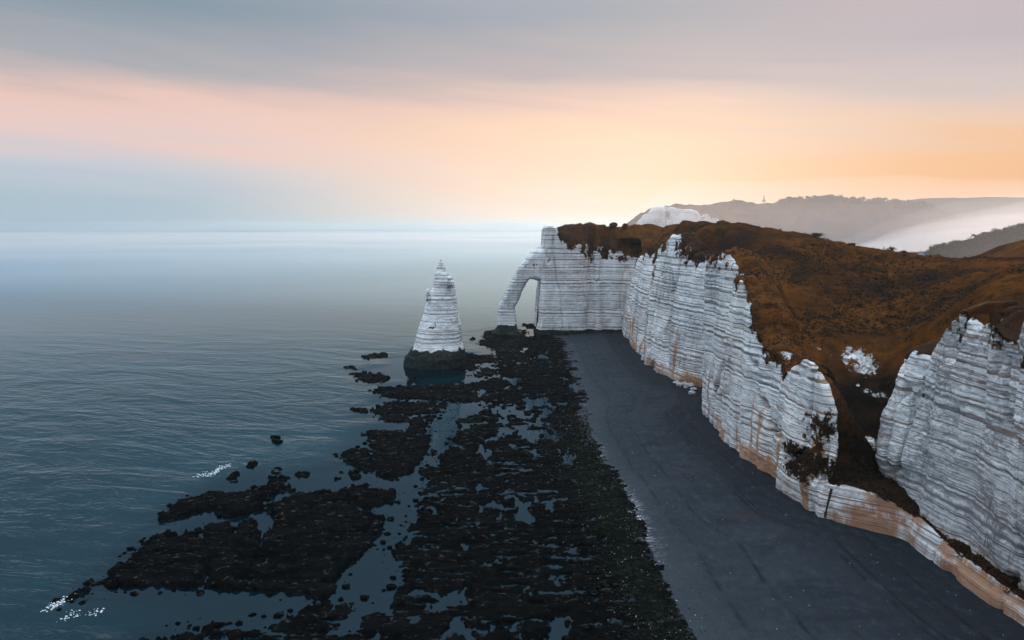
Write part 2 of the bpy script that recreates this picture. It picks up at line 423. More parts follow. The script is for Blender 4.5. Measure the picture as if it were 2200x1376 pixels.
M_CHALK = chalk_mat('chalk', 1.0, 0.9, lichen=0.18)
M_CHALKN = chalk_mat('chalk_lichen_vignette', 1.0, 0.6, (0.52, 0.525, 0.535), (0.70, 0.70, 0.69), 0.75)  # lichen crust on chalk whose base is also darkened to imitate vignetting
M_CHALKG = chalk_mat('chalk_grey', 0.85, 0.3)
M_VEG = veg_mat('dry_turf')
M_REEF = reef_mat('weedy_reef')
M_BEACH = beach_mat('shingle')
M_SEA = sea_mat('sea_water')
M_BOULDER = plain_mat('pale_boulder', (0.34, 0.335, 0.33), var=0.4, scale=1.2)
M_LEAF = plain_mat('dry_leaves', (0.030, 0.017, 0.008), var=0.6, scale=0.8)
M_TWIG = plain_mat('twigs', (0.04, 0.028, 0.02), var=0.4)
M_WOODL = plain_mat('woodland_leaves', (0.028, 0.026, 0.016), var=0.5, scale=0.15)
M_IRON = plain_mat('dark_iron', (0.03, 0.028, 0.027), rough=0.6)
M_WHITE = plain_mat('white_render', (0.75, 0.74, 0.72), var=0.06)
M_SLATE = plain_mat('slate_roof', (0.07, 0.075, 0.085), var=0.2)
M_STONE = plain_mat('grey_stone', (0.30, 0.28, 0.26), var=0.25)
M_GLASS = plain_mat('window_glass', (0.02, 0.025, 0.03), rough=0.08, spec=0.5, var=0.1)
M_FOAM = plain_mat('foam', (0.5, 0.54, 0.57), rough=0.6, var=0.1, scale=3)
M_TIMBER = plain_mat('fence_timber', (0.10, 0.075, 0.06), var=0.3)

# ================================================================== strata profile shared by all chalk
_zs = np.arange(-5, 110, 0.1)
_rs = np.random.default_rng(5)
_prof = np.zeros_like(_zs); _line = np.zeros_like(_zs)
_z = -3.0
while _z < 105:
    th = 0.5 + _rs.random() * 0.85
    k = (_zs >= _z) & (_zs < _z + th); tt = (_zs[k] - _z) / th
    amp = 0.35 + 0.65 * _rs.random()
    _prof[k] = amp * (1 - np.abs(2 * tt - 1) ** 4)          # a bed bulges between two recessed flint seams
    _line[k] = np.maximum(_line[k], np.where(tt < 0.26, 0.30 + 0.70 * _rs.random() ** 1.3, 0))
    _z += th
def strata(z):
    return np.interp(z, _zs, _prof), np.interp(z, _zs, _line)

def rock_detail(P, s, amp=1.0, flute=1.0, led=0.36, seed=0):
    """push a sheet of points (rows, cols, 3) in and out: beds, flutes, lumps. Returns points and the seam value"""
    n = grid_normals(P)
    x, y, z = P[..., 0], P[..., 1], P[..., 2]
    zz = z + 0.9 * fbm(x * .02, y * .02, z * .02, seed + 1, 2) + 0.12 * fbm(x * .35, y * .35, z * .2, seed + 2, 2)
    pr, ln = strata(zz)
    brk = sstep(-0.7, 0.2, fbm(x * .09, y * .09, z * .12, seed + 3, 3))
    d = led * pr * (0.45 + 0.55 * brk)
    S = np.broadcast_to(s[None, :], z.shape)
    bed = np.floor(zz * 1.25).astype(np.int64); off = _h(bed, bed * 0 + 3, bed * 0, seed + 70) * 3
    blk = np.floor(S * .42 + off).astype(np.int64); d = d + .08 * amp * _h(bed, blk, bed * 0 + 1, seed + 71) * (.4 + .6 * brk)
    d = d + flute * (1.9 * fbm(S * .045, z * .014, 0, seed + 4, 4) + 0.7 * fbm(S * .22, z * .025, 3.3, seed + 5, 3))
    rid = 1 - np.abs(fbm(S * .05, z * .012, 7.7, seed + 8, 4))
    d = d - flute * 2.2 * sstep(0.94, 1.0, rid)
    d = d + amp * (0.6 * fbm(x * .16, y * .16, z * .16, seed + 6, 4) + 0.14 * fbm(x * .9, y * .9, z * 1.3, seed + 7, 3))
    return P + n * d[..., None], ln * brk

def loft(cols, rows, step, sig_s=2.0, sig_r=1.5):
    """cols: list of node lists (same count) in 3D; rows: rows per segment; returns (rows, cols, 3) and length along the foot"""
    C = np.array(cols, float)                       # (nc, nn, 3)
    seg = []
    for j, r in enumerate(rows):
        tt = np.linspace(0, 1, r, endpoint=False)
        seg.append(C[:, j][:, None] * (1 - tt)[None, :, None] + C[:, j + 1][:, None] * tt[None, :, None])
    seg.append(C[:, -1][:, None])
    K = np.concatenate(seg, 1)                      # (nc, nr, 3)
    midr = sum(rows[:2])
    L = np.maximum(np.linalg.norm(np.diff(K[:, midr], axis=0), axis=1), np.linalg.norm(np.diff(K[:, 0], axis=0), axis=1))
    L = np.concatenate([[0], np.cumsum(np.maximum(L, 0.5))])
    s = np.arange(0, L[-1], step)
    out = np.empty((K.shape[1], len(s), 3))
    for a in range(3):
        for r in range(K.shape[1]):
            out[r, :, a] = np.interp(s, L, K[:, r, a])
    out = gauss1(gauss1(out, sig_s / step, 1), sig_r, 0)
    return out, s

# ================================================================== cliffs: long wall, corner and headland
def wcol(base, mid, top, zb=1.0, low=None, dx=(5, 10, 18), dz=(1.5, 0.0, -16), off=0.0):
    """a column of the long wall: a slice straight across it at the distance of its foot"""
    b = atZ(base[0], base[1], 3.0); Y = b[1]
    b = b + [off, 0, zb - 3.0]
    m = atY(mid[0], mid[1], Y); tp = atY(top[0], top[1], Y)
    lo = atY(low[0], low[1], Y) if low is not None else b + (m - b) * 0.22 + [0.2, 0, 0]
    q = [b, lo, m, tp]
    for a, c in zip(dx, dz): q.append(tp + [a, 0, c])
    return q
def hcol(xb, xm, xt, yt, ycrest, inset=0.0, depth=46.0, zcrest_back=10.0, yb=714):
    """a column of the headland: a slice from front foot over the top to the back"""
    Yf = 428.0 + inset
    b = atY(xb, yb, Yf); b[2] = 0.5
    lo = atY(xb + (xm - xb) * 0.85, 692, Yf + 0.6)
    m = atY(xm, 620, Yf + 1.5); tp = atY(xt, yt, Yf + 3.0)
    cr = atY(xt, ycrest, Yf + zcrest_back)
    b1 = np.array([tp[0], 428.0 + depth, cr[2] - 1.5]); b2 = np.array([b[0], 428.0 + depth + 5, -1.0])
    return [b, lo, m, tp, cr, b1, b2]
def ncol(f, xb, xm, xt, yt, ycrest):
    q = np.array(hcol(xb, xm, xt, yt, ycrest), float); c = 428 + 15.0
    q[:, 1] = c + (q[:, 1] - c) * f
    return list(q)

COLS = [
    ncol(0.0, 1152, 1163, 1171, 503, 501), ncol(0.05, 1152, 1163, 1171, 503, 501), ncol(0.45, 1152, 1163, 1171, 497, 494), ncol(0.8, 1153, 1164, 1173, 490, 488),
    hcol(1157, 1167, 1176, 489, 487, 0, 30),
    hcol(1170, 1176, 1184, 487, 486, 0.3, 32), hcol(1180, 1186, 1192, 492, 492, 0.6, 34), hcol(1190, 1194, 1198, 500, 490, 0.4, 35),
    hcol(1200, 1203, 1206, 508, 488, 0.2, 36), hcol(1215, 1218, 1221, 515, 482.5, 0, 38), hcol(1235, 1238, 1240, 519, 483.5, 0, 40),
    hcol(1254, 1256, 1258, 524, 480.5, 0.6, 44), hcol(1263, 1265, 1267, 552, 480.5, 4.2, 46), hcol(1270, 1271, 1272, 545, 480, 4.5, 46),
    hcol(1280, 1280, 1281, 526, 480.5, 0.6, 48), hcol(1291, 1290, 1290, 527, 481, 0.8, 50), hcol(1300, 1297, 1297, 534, 480, 2.8, 50),
    hcol(1310, 1309, 1307, 533, 480.5, 2.2, 52), hcol(1318, 1322, 1326, 536, 482, 0.4, 54), hcol(1328, 1334, 1342, 545, 488, 0.6, 60),
]
_c = np.array(wcol((1338, 712), (1347, 630), (1366, 556), dz=(3, 5, 0)), float)
_c[4] = _c[3] + [6, 9, 9]; _c[5] = _c[3] + [14, 40, 13]; _c[6] = _c[3] + [24, 62, -20]
COLS.append(list(_c))
CK = dict(dx=(7, 13, 22), dz=(7, 9, -6))
N_HEAD = len(COLS)
COLS += [
    wcol((1343, 722), (1353, 630), (1378, 553), **CK),
    wcol((1350, 735), (1362, 635), (1388, 549), **CK),
    wcol((1358, 748), (1374, 640), (1398, 532), **CK),
    wcol((1364, 757), (1397, 640), (1432, 575), off=2.0, **CK),
    wcol((1370, 764), (1403, 640), (1440, 575), off=3.0, **CK),
    wcol((1376, 771), (1392, 650), (1418, 528), off=0.5),
    wcol((1384, 778), (1402, 650), (1433, 528)),
    wcol((1400, 790), (1425, 650), (1447, 512)),
    wcol((1420, 802), (1445, 650), (1462, 509)),
    wcol((1445, 812), (1470, 660), (1488, 545)),
    wcol((1470, 820), (1492, 680), (1510, 552)),
    wcol((1494, 826), (1509, 690), (1519, 550)),
    wcol((1530, 838), (1548, 690), (1562, 560), off=4),
    wcol((1535, 850), (1555, 690), (1570, 560), off=4),
    wcol((1520, 868), (1540, 690), (1552, 560), off=3),
    wcol((1497, 884), (1506, 690), (1514, 566)),
    wcol((1503, 893), (1514, 690), (1526, 552)),
    wcol((1512, 903), (1528, 690), (1548, 538)),
    wcol((1522, 912), (1540, 700), (1566, 545)),
    wcol((1534, 923), (1558, 715), (1592, 590), off=1.5),
    wcol((1542, 931), (1566, 730), (1596, 600), off=1.5),
    wcol((1552, 940), (1560, 730), (1582, 602)),
    wcol((1566, 951), (1578, 740), (1592, 603)),
    wcol((1580, 962), (1592, 760), (1603, 622)),
    wcol((1596, 973), (1606, 790), (1614, 660)),
    wcol((1610, 982), (1618, 820), (1626, 715)),
    wcol((1622, 993), (1630, 850), (1640, 745)),
    wcol((1636, 1006), (1640, 870), (1657, 752)),
    wcol((1646, 1016), (1660, 880), (1680, 775), off=1.5),
    wcol((1655, 1025), (1660, 890), (1672, 798), off=0.6),
    wcol((1668, 1040), (1676, 910), (1696, 795), low=(1670, 1010), dx=(3, 6, 12), dz=(-1.5, -6, -16)),
    wcol((1682, 1054), (1695, 920), (1716, 783), low=(1682, 1020), dx=(3, 6, 12), dz=(-1.5, -6, -16)),
    wcol((1694, 1064), (1712, 930), (1732, 768), low=(1693, 1022), dx=(3, 6, 12), dz=(-1.5, -6, -16)),
    wcol((1712, 1078), (1738, 950), (1748, 786), low=(1707, 1026), dx=(3, 6, 12), dz=(-1.5, -6, -16)),
    wcol((1730, 1092), (1768, 960), (1776, 845), low=(1728, 1035), dx=(3, 6, 12), dz=(-2, -7, -16)),
    wcol((1748, 1100), (1790, 990), (1797, 920), low=(1750, 1042), dx=(3, 6, 12), dz=(-2, -7, -14)),
    wcol((1766, 1106), (1768, 1062), (1772, 1042), low=(1766, 1085), dx=(3, 9, 18), dz=(0.4, 1.2, 2.5)),
    wcol((1785, 1110), (1790, 1070), (1795, 1046), low=(1786, 1090), dx=(3, 9, 18), dz=(0.4, 1.2, 2.5)),
    wcol((1820, 1120), (1826, 1075), (1830, 1050), low=(1822, 1095), dx=(3, 9, 18), dz=(0.4, 1.2, 2.5)),
    wcol((1860, 1130), (1868, 1085), (1874, 1062), low=(1862, 1106), dx=(3, 9, 18), dz=(0.4, 1.2, 2.5)),
    wcol((1900, 1140), (1908, 1102), (1914, 1080), low=(1902, 1120), dx=(3, 9, 18), dz=(0.4, 1.2, 2.5)),
    wcol((1945, 1152), (1953, 1120), (1958, 1102), low=(1947, 1135), dx=(2, 6, 12), dz=(0.3, 0, -8)),
    wcol((1980, 1182), (1990, 1150), (1996, 1134), low=(1983, 1165), dx=(2, 6, 12), dz=(0.3, 0, -8)),
    wcol((2020, 1212), (2030, 1184), (2036, 1170), low=(2023, 1198), dx=(2, 6, 12), dz=(0.3, 0, -8)),
    wcol((2080, 1258), (2092, 1228), (2098, 1215), low=(2083, 1243), dx=(2, 6, 12), dz=(0.3, 0, -8)),
    wcol((2140, 1304), (2153, 1275), (2160, 1262), low=(2144, 1290), dx=(2, 6, 12), dz=(0.3, 0, -8)),
    wcol((2200, 1345), (2214, 1318), (2220, 1306), low=(2204, 1332), dx=(2, 6, 12), dz=(0.3, 0, -8)),
]
def shiftcol(q, dxx, Y):
    q = np.array(q, float); q[:, 0] += dxx; q[:, 1] = Y; return list(q)
for dxx, Y in ((3, 90), (8, 60), (10, 20), (16, -60)):
    COLS.append(shiftcol(COLS[-1] if False else COLS[len(COLS) - 1], 3, Y))

def blobs(P, lst):
    out = np.zeros(P.shape[:-1])
    for (x, y, Y, rx, rz, a) in lst:
        c = atY(x, y, Y)
        d2 = ((P[..., 0] - c[0]) / (rx * 1.2)) ** 2 + ((P[..., 1] - c[1]) / (rx * 3.0)) ** 2 + ((P[..., 2] - c[2]) / rz) ** 2
        out = np.maximum(out, a * np.exp(-d2))
    return out

ROWS = [36, 92, 124, 24, 16, 26]
G, S = loft(COLS, ROWS, 0.5, sig_s=1.0, sig_r=1.5)
rowp = np.concatenate([np.full(r, j) + np.linspace(0, 1, r, endpoint=False) for j, r in enumerate(ROWS)] + [[len(ROWS)]])
P, BAND = rock_detail(G, S, 0.8, 1.05, 0.11, 0)
nw_ = sstep(.4, 5, S)[None, :, None]; P = P * nw_ + G * (1 - nw_)          # the nose closes on itself
hw_ = sstep(433, 405, G[..., 1])[..., None]
bw_ = (sstep(14, 11, G[sum(ROWS[:3])][None, :, 2]) * .6)[..., None]
P = P * (1 - bw_) + G * bw_
P = P * (.5 + .5 * hw_) + G * (.5 - .5 * hw_)          # the headland's face is the smoother one
rp = np.broadcast_to(rowp[:, None], P.shape[:2])
headw = sstep(433, 405, G[..., 1])                         # 0 on the headland, 1 on the long wall
benchw = sstep(14, 11, np.broadcast_to(G[sum(ROWS[:3])][None, :, 2], rp.shape))
vn = fbm(P[..., 0] * .12, P[..., 1] * .12, P[..., 2] * .12, 91, 4)
vn3 = fbm(P[..., 0] * .45, P[..., 1] * .45, P[..., 2] * .3, 93, 4)
VEG = sstep(2.76, 3.10, rp + 0.20 * vn + 0.14 * vn3 + 0.06 * (1 - headw) - 0.30 * sstep(176, 170, G[..., 1]))
VEG = np.maximum(VEG, blobs(P, [(1404, 585, 348, 4.0, 8, 1.25), (1400, 612, 348, 3.0, 9, 1.15), (1268, 545, 430, 2.2, 6, .9), (1312, 552, 430, 3, 3, .7),
                                 (1340, 556, 428, 5, 3, .8), (1250, 512, 430, 5, 4, .9), (1625, 640, 195, 3, 2.5, .9), (1640, 610, 195, 3, 5, .9),
                                 (1640, 690, 192, 2, 5, .9), (1735, 990, 158, 6, 4, .85), (1700, 1010, 160, 4, 3.0, .95), (1770, 920, 155, 4, 5, .7),
                                 (1640, 620, 210, 4, 3, .8), (1540, 575, 238, 5, 2.0, .7), (1500, 555, 290, 5, 3, .8), (1470, 545, 300, 4, 3, .7),
                                 (1618, 890, 185, .8, 3, .8), (1672, 885, 170, .9, 1.6, .9), (1622, 842, 185, .7, 5, .7), (1660, 770, 178, 3, 3, .7), (1755, 960, 155, 3, 6, .6)]))
nose = (1 - headw) * sstep(31, 26, G[..., 0])
VEG = VEG * (1 - nose) * (1 - (1 - headw) * sstep(4.8, 5.2, rp))
VEG = np.where(benchw > 0.5, sstep(2.9, 3.2, rp + 0.2 * vn), VEG)
Z = P[..., 2]
STAIN = (0.95 * sstep(10, 4.5, Z + 1.2 * vn)) * headw + 0.8 * (1 - headw) * sstep(1.0, 0, np.abs(Z - 5.2 - .5 * vn) / 1.1) * sstep(25, 45, P[..., 0])
STAIN = STAIN * np.clip(.80 + 1.0 * fbm(P[..., 0] * .06, P[..., 1] * .06, 0, 57, 3), .05, 1.15)
STAIN = np.maximum(STAIN, benchw * (0.52 + 0.40 * vn + 0.45 * vn3))
sn = fbm(np.broadcast_to(S[None, :], rp.shape) * .35, Z * .01, 0, 51, 2)
STAIN = np.maximum(STAIN, headw * 0.85 * sstep(0.42, 0.75, sn) * sstep(38, 10, Z))
WEED = (1 - headw) * sstep(5.0, 3.2, Z + .5 * vn) + 0.9 * headw * sstep(2.6, 1.8, Z + .6 * vn) * (1 - benchw)
cliff = mesh_obj('cliff', P.reshape(-1, 3), grid_faces(*P.shape[:2])[:, ::-1], [M_CHALK], kind='structure',
                 attrs=dict(veg=VEG, stain=np.clip(STAIN, 0, 1), weed=WEED, band=BAND * (1 - VEG), bramble_shade=sstep(34, 20, Z + 4 * vn) * sstep(180, 168, P[..., 1])),
                 label='long banded white chalk cliff wall turning into the headland with brown turf on top')

# ------------------------------------------------------------------ near cliff on the right
def ccol(Y, nodes, dx=(5, 10, 18), dz=(2.0, 2.0, -10)):
    q = [atY(x, y, Y) for x, y in nodes]
    for a, c in zip(dx, dz): q.append(q[3] + [a, 0, c])
    return q
c1 = ccol(154, [(1925, 1090), (1889, 985), (1904, 890), (1957, 763)])
c0 = [q + np.array([14, 3, 0]) for q in c1]; c00 = [q + np.array([3, 2.5, 0]) for q in c1]
NCOLS = [c0, c00, c1,
    ccol(151, [(1930, 1095), (1896, 985), (1912, 895), (1964, 764)]),
    ccol(147, [(1945, 1110), (1925, 990), (1948, 880), (1978, 770)]),
    ccol(145, [(1955, 1118), (1950, 990), (1986, 880), (2010, 775)]),
    ccol(142, [(1972, 1130), (1975, 990), (1995, 880), (2012, 742)]),
    ccol(138, [(1990, 1145), (2000, 990), (2025, 860), (2040, 700)]),
    ccol(133, [(2020, 1172), (2035, 1000), (2052, 850), (2070, 662)]),
    ccol(128, [(2060, 1200), (2076, 1010), (2096, 830), (2112, 705)]),
    ccol(124, [(2085, 1222), (2097, 1020), (2108, 820), (2118, 655)]),
    ccol(120, [(2112, 1245), (2125, 1030), (2136, 850), (2150, 722)]),
    ccol(116, [(2148, 1272), (2164, 1040), (2178, 860), (2196, 735)]),
    ccol(113, [(2172, 1295), (2178, 1050), (2182, 850), (2196, 690)]),
    ccol(110, [(2200, 1315), (2205, 1060), (2208, 850), (2222, 645)]),
    ccol(105, [(2240, 1345), (2245, 1060), (2255, 850), (2270, 640)]),
]
q = np.array(NCOLS[-1], float)
for Y, dxx in ((90, 4), (60, 9), (20, 14), (-60, 24)):
    k = q.copy(); k[:, 1] = Y; k[:, 0] += dxx; NCOLS.append(list(k))
NR = [44, 120, 150, 24, 16, 16]
G2, S2 = loft(NCOLS, NR, 0.4, sig_s=0.9, sig_r=1.5)
P2, BAND2 = rock_detail(G2, S2 + 500, 0.8, 1.0, 0.11, 40)
rowp2 = np.concatenate([np.full(r, j) + np.linspace(0, 1, r, endpoint=False) for j, r in enumerate(NR)] + [[len(NR)]])
rp2 = np.broadcast_to(rowp2[:, None], P2.shape[:2])
vn2 = fbm(P2[..., 0] * .15, P2[..., 1] * .15, P2[..., 2] * .15, 92, 4)
V2 = sstep(2.84, 3.16, rp2 + 0.16 * vn2 + .14 * fbm(P2[..., 0] * .45, P2[..., 1] * .45, P2[..., 2] * .3, 94, 4))
V2 = np.maximum(V2, blobs(P2, [(2085, 690, 133, 1.2, 6, .9), (2075, 740, 133, .7, 6, .9), (2160, 680, 120, 3, 6, 1.0), (2175, 780, 114, 1.5, 2.5, .8),
                                (2170, 800, 114, 1.2, 1.5, .8), (1985, 850, 145, .6, 6, .7)]))
ST2 = 0.8 * sstep(10.5, 8.0, P2[..., 2] + vn2) * 0.6
sn2 = fbm(np.broadcast_to(S2[None, :], rp2.shape) * .3, P2[..., 2] * .01, 0, 61, 2)
ST2 = np.maximum(ST2, 0.8 * sstep(0.55, 0.85, sn2) * sstep(44, 20, P2[..., 2]))
W2 = sstep(0.2, 0.8, vn2 + 0.3) * sstep(16, 9, P2[..., 2]) * 0.55
mesh_obj('cliff', P2.reshape(-1, 3), grid_faces(*P2.shape[:2])[:, ::-1], [M_CHALKN], kind='structure',
         attrs=dict(veg=V2, stain=np.clip(ST2, 0, 1), weed=W2, band=BAND2 * (1 - V2)),
         label='nearest grey white chalk cliff rising at the right edge')

# ================================================================== turf slopes above the cliffs
top = [np.array(c[3]) for c in COLS[N_HEAD:]]
iC = [i for i, t_ in enumerate(top) if t_[1] > 155.0]
edge = [(t_[1], t_[0], t_[2]) for t_ in [top[i] for i in iC]] + [(155.96, 76.0, 14.0)]
edgeC = [(np.array(c[3])[1], np.array(c[3])[0], np.array(c[3])[2]) for c in NCOLS[2:]]
edge = [e for e in edge if e[0] > 155.95]
allE = sorted(edge + list(edgeC) + [(155.94, edgeC[0][1], edgeC[0][2])])
EY = np.array([e[0] for e in allE]); EX = np.array([e[1] for e in allE]); EZ = np.array([e[2] for e in allE])
ctl = [tuple(atY(*q)) for q in [
    (1500, 491, 300), (1560, 492, 295), (1600, 492, 290), (1650, 495, 288), (1700, 499, 285), (1750, 507, 280), (1800, 521, 275), (1850, 535, 270), (1900, 545, 265),
    (1940, 553, 258), (1975, 560, 250), (2040, 558, 246), (2100, 556, 240), (2200, 565, 225),
    (1420, 487, 400), (1460, 489, 360), (1380, 489, 430), (1440, 492, 330), (1490, 492, 330), (1480, 490, 345),
    (1560, 508, 268), (1650, 525, 258), (1650, 590, 232), (1700, 600, 236), (1690, 680, 208), (1750, 560, 252), (1750, 690, 204),
    (1800, 620, 226), (1800, 730, 190), (1850, 680, 208), (1850, 770, 182), (1900, 620, 224), (1900, 710, 194), (1950, 600, 232),
    (1950, 690, 196), (2000, 600, 222), (2050, 620, 200), (2100, 595, 205), (2150, 592, 190), (2200, 590, 175), (2000, 690, 178), (2060, 645, 168),
    (1850, 900, 168), (1848, 990, 160), (1885, 860, 170), (1800, 850, 176), (1795, 930, 165), (1900, 930, 163), (1880, 800, 178), (1830, 1040, 154)]]
for (yy, xx, zz) in edge + edgeC:
    ctl.append((xx + 4, yy, zz + (1.0 if not 152 < yy < 182 else -2.5)))
ctl += [(150, 110, 66), (130, 128, 60), (125, 150, 57), (200, 150, 60), (220, 100, 62), (180, 40, 62), (160, -60, 62),
        (160, 330, 58), (120, 360, 64), (200, 420, 45), (110, 460, 66), (240, 300, 45), (300, 200, 46), (260, 250, 46), (330, 420, 25), (420, 300, 22), (420, 100, 40), (420, 480, 18),
        (98, 395, 68.3), (98, 368, 68.0), (100, 341, 67.8), (106, 328, 67.3), (112, 312, 66.8), (120, 303, 65.8), (127, 299, 64.3), (137, 296, 62), (143, 288, 60.3), (150, 283, 58.6),
        (160, 277, 57.4), (166, 268, 56.8), (175, 250, 57), (184, 244, 57), (110, 420, 67), (88, 440, 68.6),
        (78, 470, 69), (95, 500, 68), (75, 520, 66), (300, -60, 55)]
ctl = np.array(ctl)
def tps_fit(Q, z, lam=1e-2):
    n = len(Q); d = np.linalg.norm(Q[:, None] - Q[None], axis=2); K = np.where(d > 0, d ** 2 * np.log(d + 1e-12), 0) + lam * np.eye(n) * 100
    A = np.zeros((n + 3, n + 3)); A[:n, :n] = K; A[:n, n] = 1; A[:n, n + 1:] = Q; A[n, :n] = 1; A[n + 1:, :n] = Q.T
    return np.linalg.solve(A, np.concatenate([z, np.zeros(3)]))
def tps_eval(c, Q, X, Y):
    n = len(Q); out = np.empty(X.size); xf, yf = X.ravel(), Y.ravel()
    for i in range(0, X.size, 20000):
        a = np.stack([xf[i:i + 20000], yf[i:i + 20000]], 1); d2 = ((a[:, None] - Q[None]) ** 2).sum(2)
        out[i:i + 20000] = (0.5 * d2 * np.log(d2 + 1e-12)) @ c[:n] + c[n] + a @ c[n + 1:]
    return out.reshape(X.shape)
SCL = 100.0
QC = ctl[:, :2] / SCL; TC = tps_fit(QC, ctl[:, 2], 1e-5)
def ground_z(X, Y): return tps_eval(TC, QC, np.asarray(X, float) / SCL, np.asarray(Y, float) / SCL)
ty = np.concatenate([np.arange(-60, 80, 6.0), np.arange(80, 155.9, 0.8), [155.92], np.arange(155.97, 320, 0.8), np.arange(320, 440, 1.5), np.arange(440, 530, 4.0)])
tt = np.concatenate([np.arange(0, 60, 0.8), 60 + np.cumsum(np.linspace(0.9, 14, 48))])
x0 = np.interp(ty, EY, EX) + 1.6
x0 = np.where(ty > 424, np.interp(ty, [424, 432, 530], [x0[np.searchsorted(ty, 424)], 66, 66]), x0)
TX = x0[:, None] + tt[None, :]; TY = np.broadcast_to(ty[:, None], TX.shape)
TZ = ground_z(TX, TY)
ez_ = np.interp(ty, EY, EZ)[:, None]; kk = sstep(0, 11, tt)[None, :]
TZ = np.where(TY < 418, (ez_ - .9) * (1 - kk) + TZ * kk, TZ)      # the turf meets the rock edge
TZ = np.maximum(TZ, -2.0)
em = sstep(0, 5, tt)[None, :]
TZ = TZ + em * (0.9 * fbm(TX * .05, TY * .05, 0, 70, 3) + 0.9 * fbm(TX * .16, TY * .16, 0, 71, 5, .6) + 0.9 * (1 - np.abs(fbm(TX * .07, TY * .05, 0, 73, 3))) + 0.35 * np.abs(fbm(TX * .8, TY * .8, 0, 72, 3)) - .5)
TP = np.stack([TX, TY, TZ], -1)
RK = blobs(TP, [(1832, 778, 186, 4.5, 5, .95), (1890, 760, 188, 6, 1.6, .75), (1705, 705, 204, 2.5, 2.5, .75), (1870, 838, 176, 4, 1.6, .8), (1770, 760, 190, 4, 2, .6), (1820, 1010, 160, 3.2, 2.6, .8), (1685, 765, 184, 2.6, 3, .75),
                (1740, 745, 190, 4, 2, .5), (1800, 1000, 158, 2, 2, .5), (2140, 645, 128, 4, 1.2, .7), (1930, 745, 185, 6, 1.2, .55)])
BR = sstep(44, 26, TP[..., 2] + 8 * fbm(TX * .04, TY * .04, 0, 74, 3)) * sstep(120, 104, TX) * (ty[:, None] > 148) * (ty[:, None] < 215)  # mask of the low gully: dark scrub plus painted shade
brk_ = int(np.searchsorted(ty, 155.95)) - 1          # the turf behind the near cliff ends at the gully
HF = grid_faces(*TP.shape[:2]); HF = HF[(HF[:, 0] // TP.shape[1]) != brk_]
hill = mesh_obj('hillside', TP.reshape(-1, 3), HF[:, ::-1], [M_VEG], kind='structure', attrs=dict(rock=RK, bramble_shade=BR),
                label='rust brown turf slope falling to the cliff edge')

# ================================================================== sea arch
def ring_sheet(cent, ea, eb, a, b, nseg, power):
    """stack of superellipse rings; cent (n,3), ea/eb unit axes (n,3), a/b half sizes (n,)"""
    th = np.linspace(0, 2 * np.pi, nseg, endpoint=False)
    c, s = np.cos(th), np.sin(th)
    cc = np.sign(c) * np.abs(c) ** (2 / power); ss = np.sign(s) * np.abs(s) ** (2 / power)
    return cent[:, None] + ea[:, None] * (a[:, None] * cc[None])[..., None] + eb[:, None] * (b[:, None] * ss[None])[..., None]
def wrap_detail(P, amp, led, seed):
    Q = np.concatenate([P[:, -3:], P, P[:, :3]], 1)
    D, bnd = rock_detail(Q, np.arange(Q.shape[1]) * .55, amp, 0.0, led, seed)
    n = grid_normals(Q)
    fl = 0.9 * amp * fbm(Q[..., 0] * .22, Q[..., 1] * .22, Q[..., 2] * .03, seed + 31, 3)
    D = D + n * fl[..., None]
    return D[:, 3:-3], bnd[:, 3:-3]
ST = [((1176, 515), (1176, 603)), ((1163, 532), (1163, 602)), ((1150, 534), (1150, 602)), ((1131, 553), (1138, 601)), ((1117, 573), (1133, 608)), ((1105, 590), (1126, 619)),
      ((1096, 610), (1120, 632)), ((1085, 634), (1112, 648)), ((1076, 647), (1107, 657)), ((1070, 656), (1106, 664)), ((1069, 680), (1108, 684)),
      ((1071, 699), (1110, 699)), ((1067, 706), (1113, 706)), ((1058, 711), (1120, 711)), ((1053, 718), (1126, 718)), ((1050, 726), (1128, 726))]
YA = 441.0
o_ = np.array([atY(*q[0], YA) for q in ST]); i_ = np.array([atY(*q[1], YA) for q in ST])
hd = np.array([8, 8, 7.5, 7, 6.6, 6.2, 6, 5.8, 5.8, 5.8, 6, 6.3, 7, 8.5, 10, 11.0])
cl = (o_ + i_) / 2; L = np.concatenate([[0], np.cumsum(np.linalg.norm(np.diff(cl, axis=0), axis=1))]); sL = np.arange(0, L[-1], 0.45)
f3 = lambda A: gauss1(np.stack([np.interp(sL, L, A[:, k]) for k in range(3)], 1), 1.5, 0)
oo, ii = f3(o_), f3(i_); hh = np.interp(sL, L, hd)
ea = (ii - oo); al = np.linalg.norm(ea, axis=1); ea /= al[:, None]
RA = ring_sheet((oo + ii) / 2, ea, np.broadcast_to(np.array([[0, 1.0, 0]]), ea.shape), al / 2, hh, 96, 4.2)
PA, BA = wrap_detail(RA, 0.8, 0.10, 200)
zA = PA[..., 2]; nA = fbm(PA[..., 0] * .3, PA[..., 1] * .3, PA[..., 2] * .3, 210, 3)
VA = blobs(PA, [(1150, 572, 433, 3, 4, .5), (1128, 570, 433, 3, 2, .45)])
mesh_obj('sea_arch', PA.reshape(-1, 3), [grid_faces(PA.shape[0], PA.shape[1], True)], [M_CHALKG], label='slender natural chalk arch springing from the headland into the sea',
         cat='rock arch', attrs=dict(veg=VA, stain=zA * 0, weed=sstep(7.4, 5.4, zA + .8 * nA), band=BA))

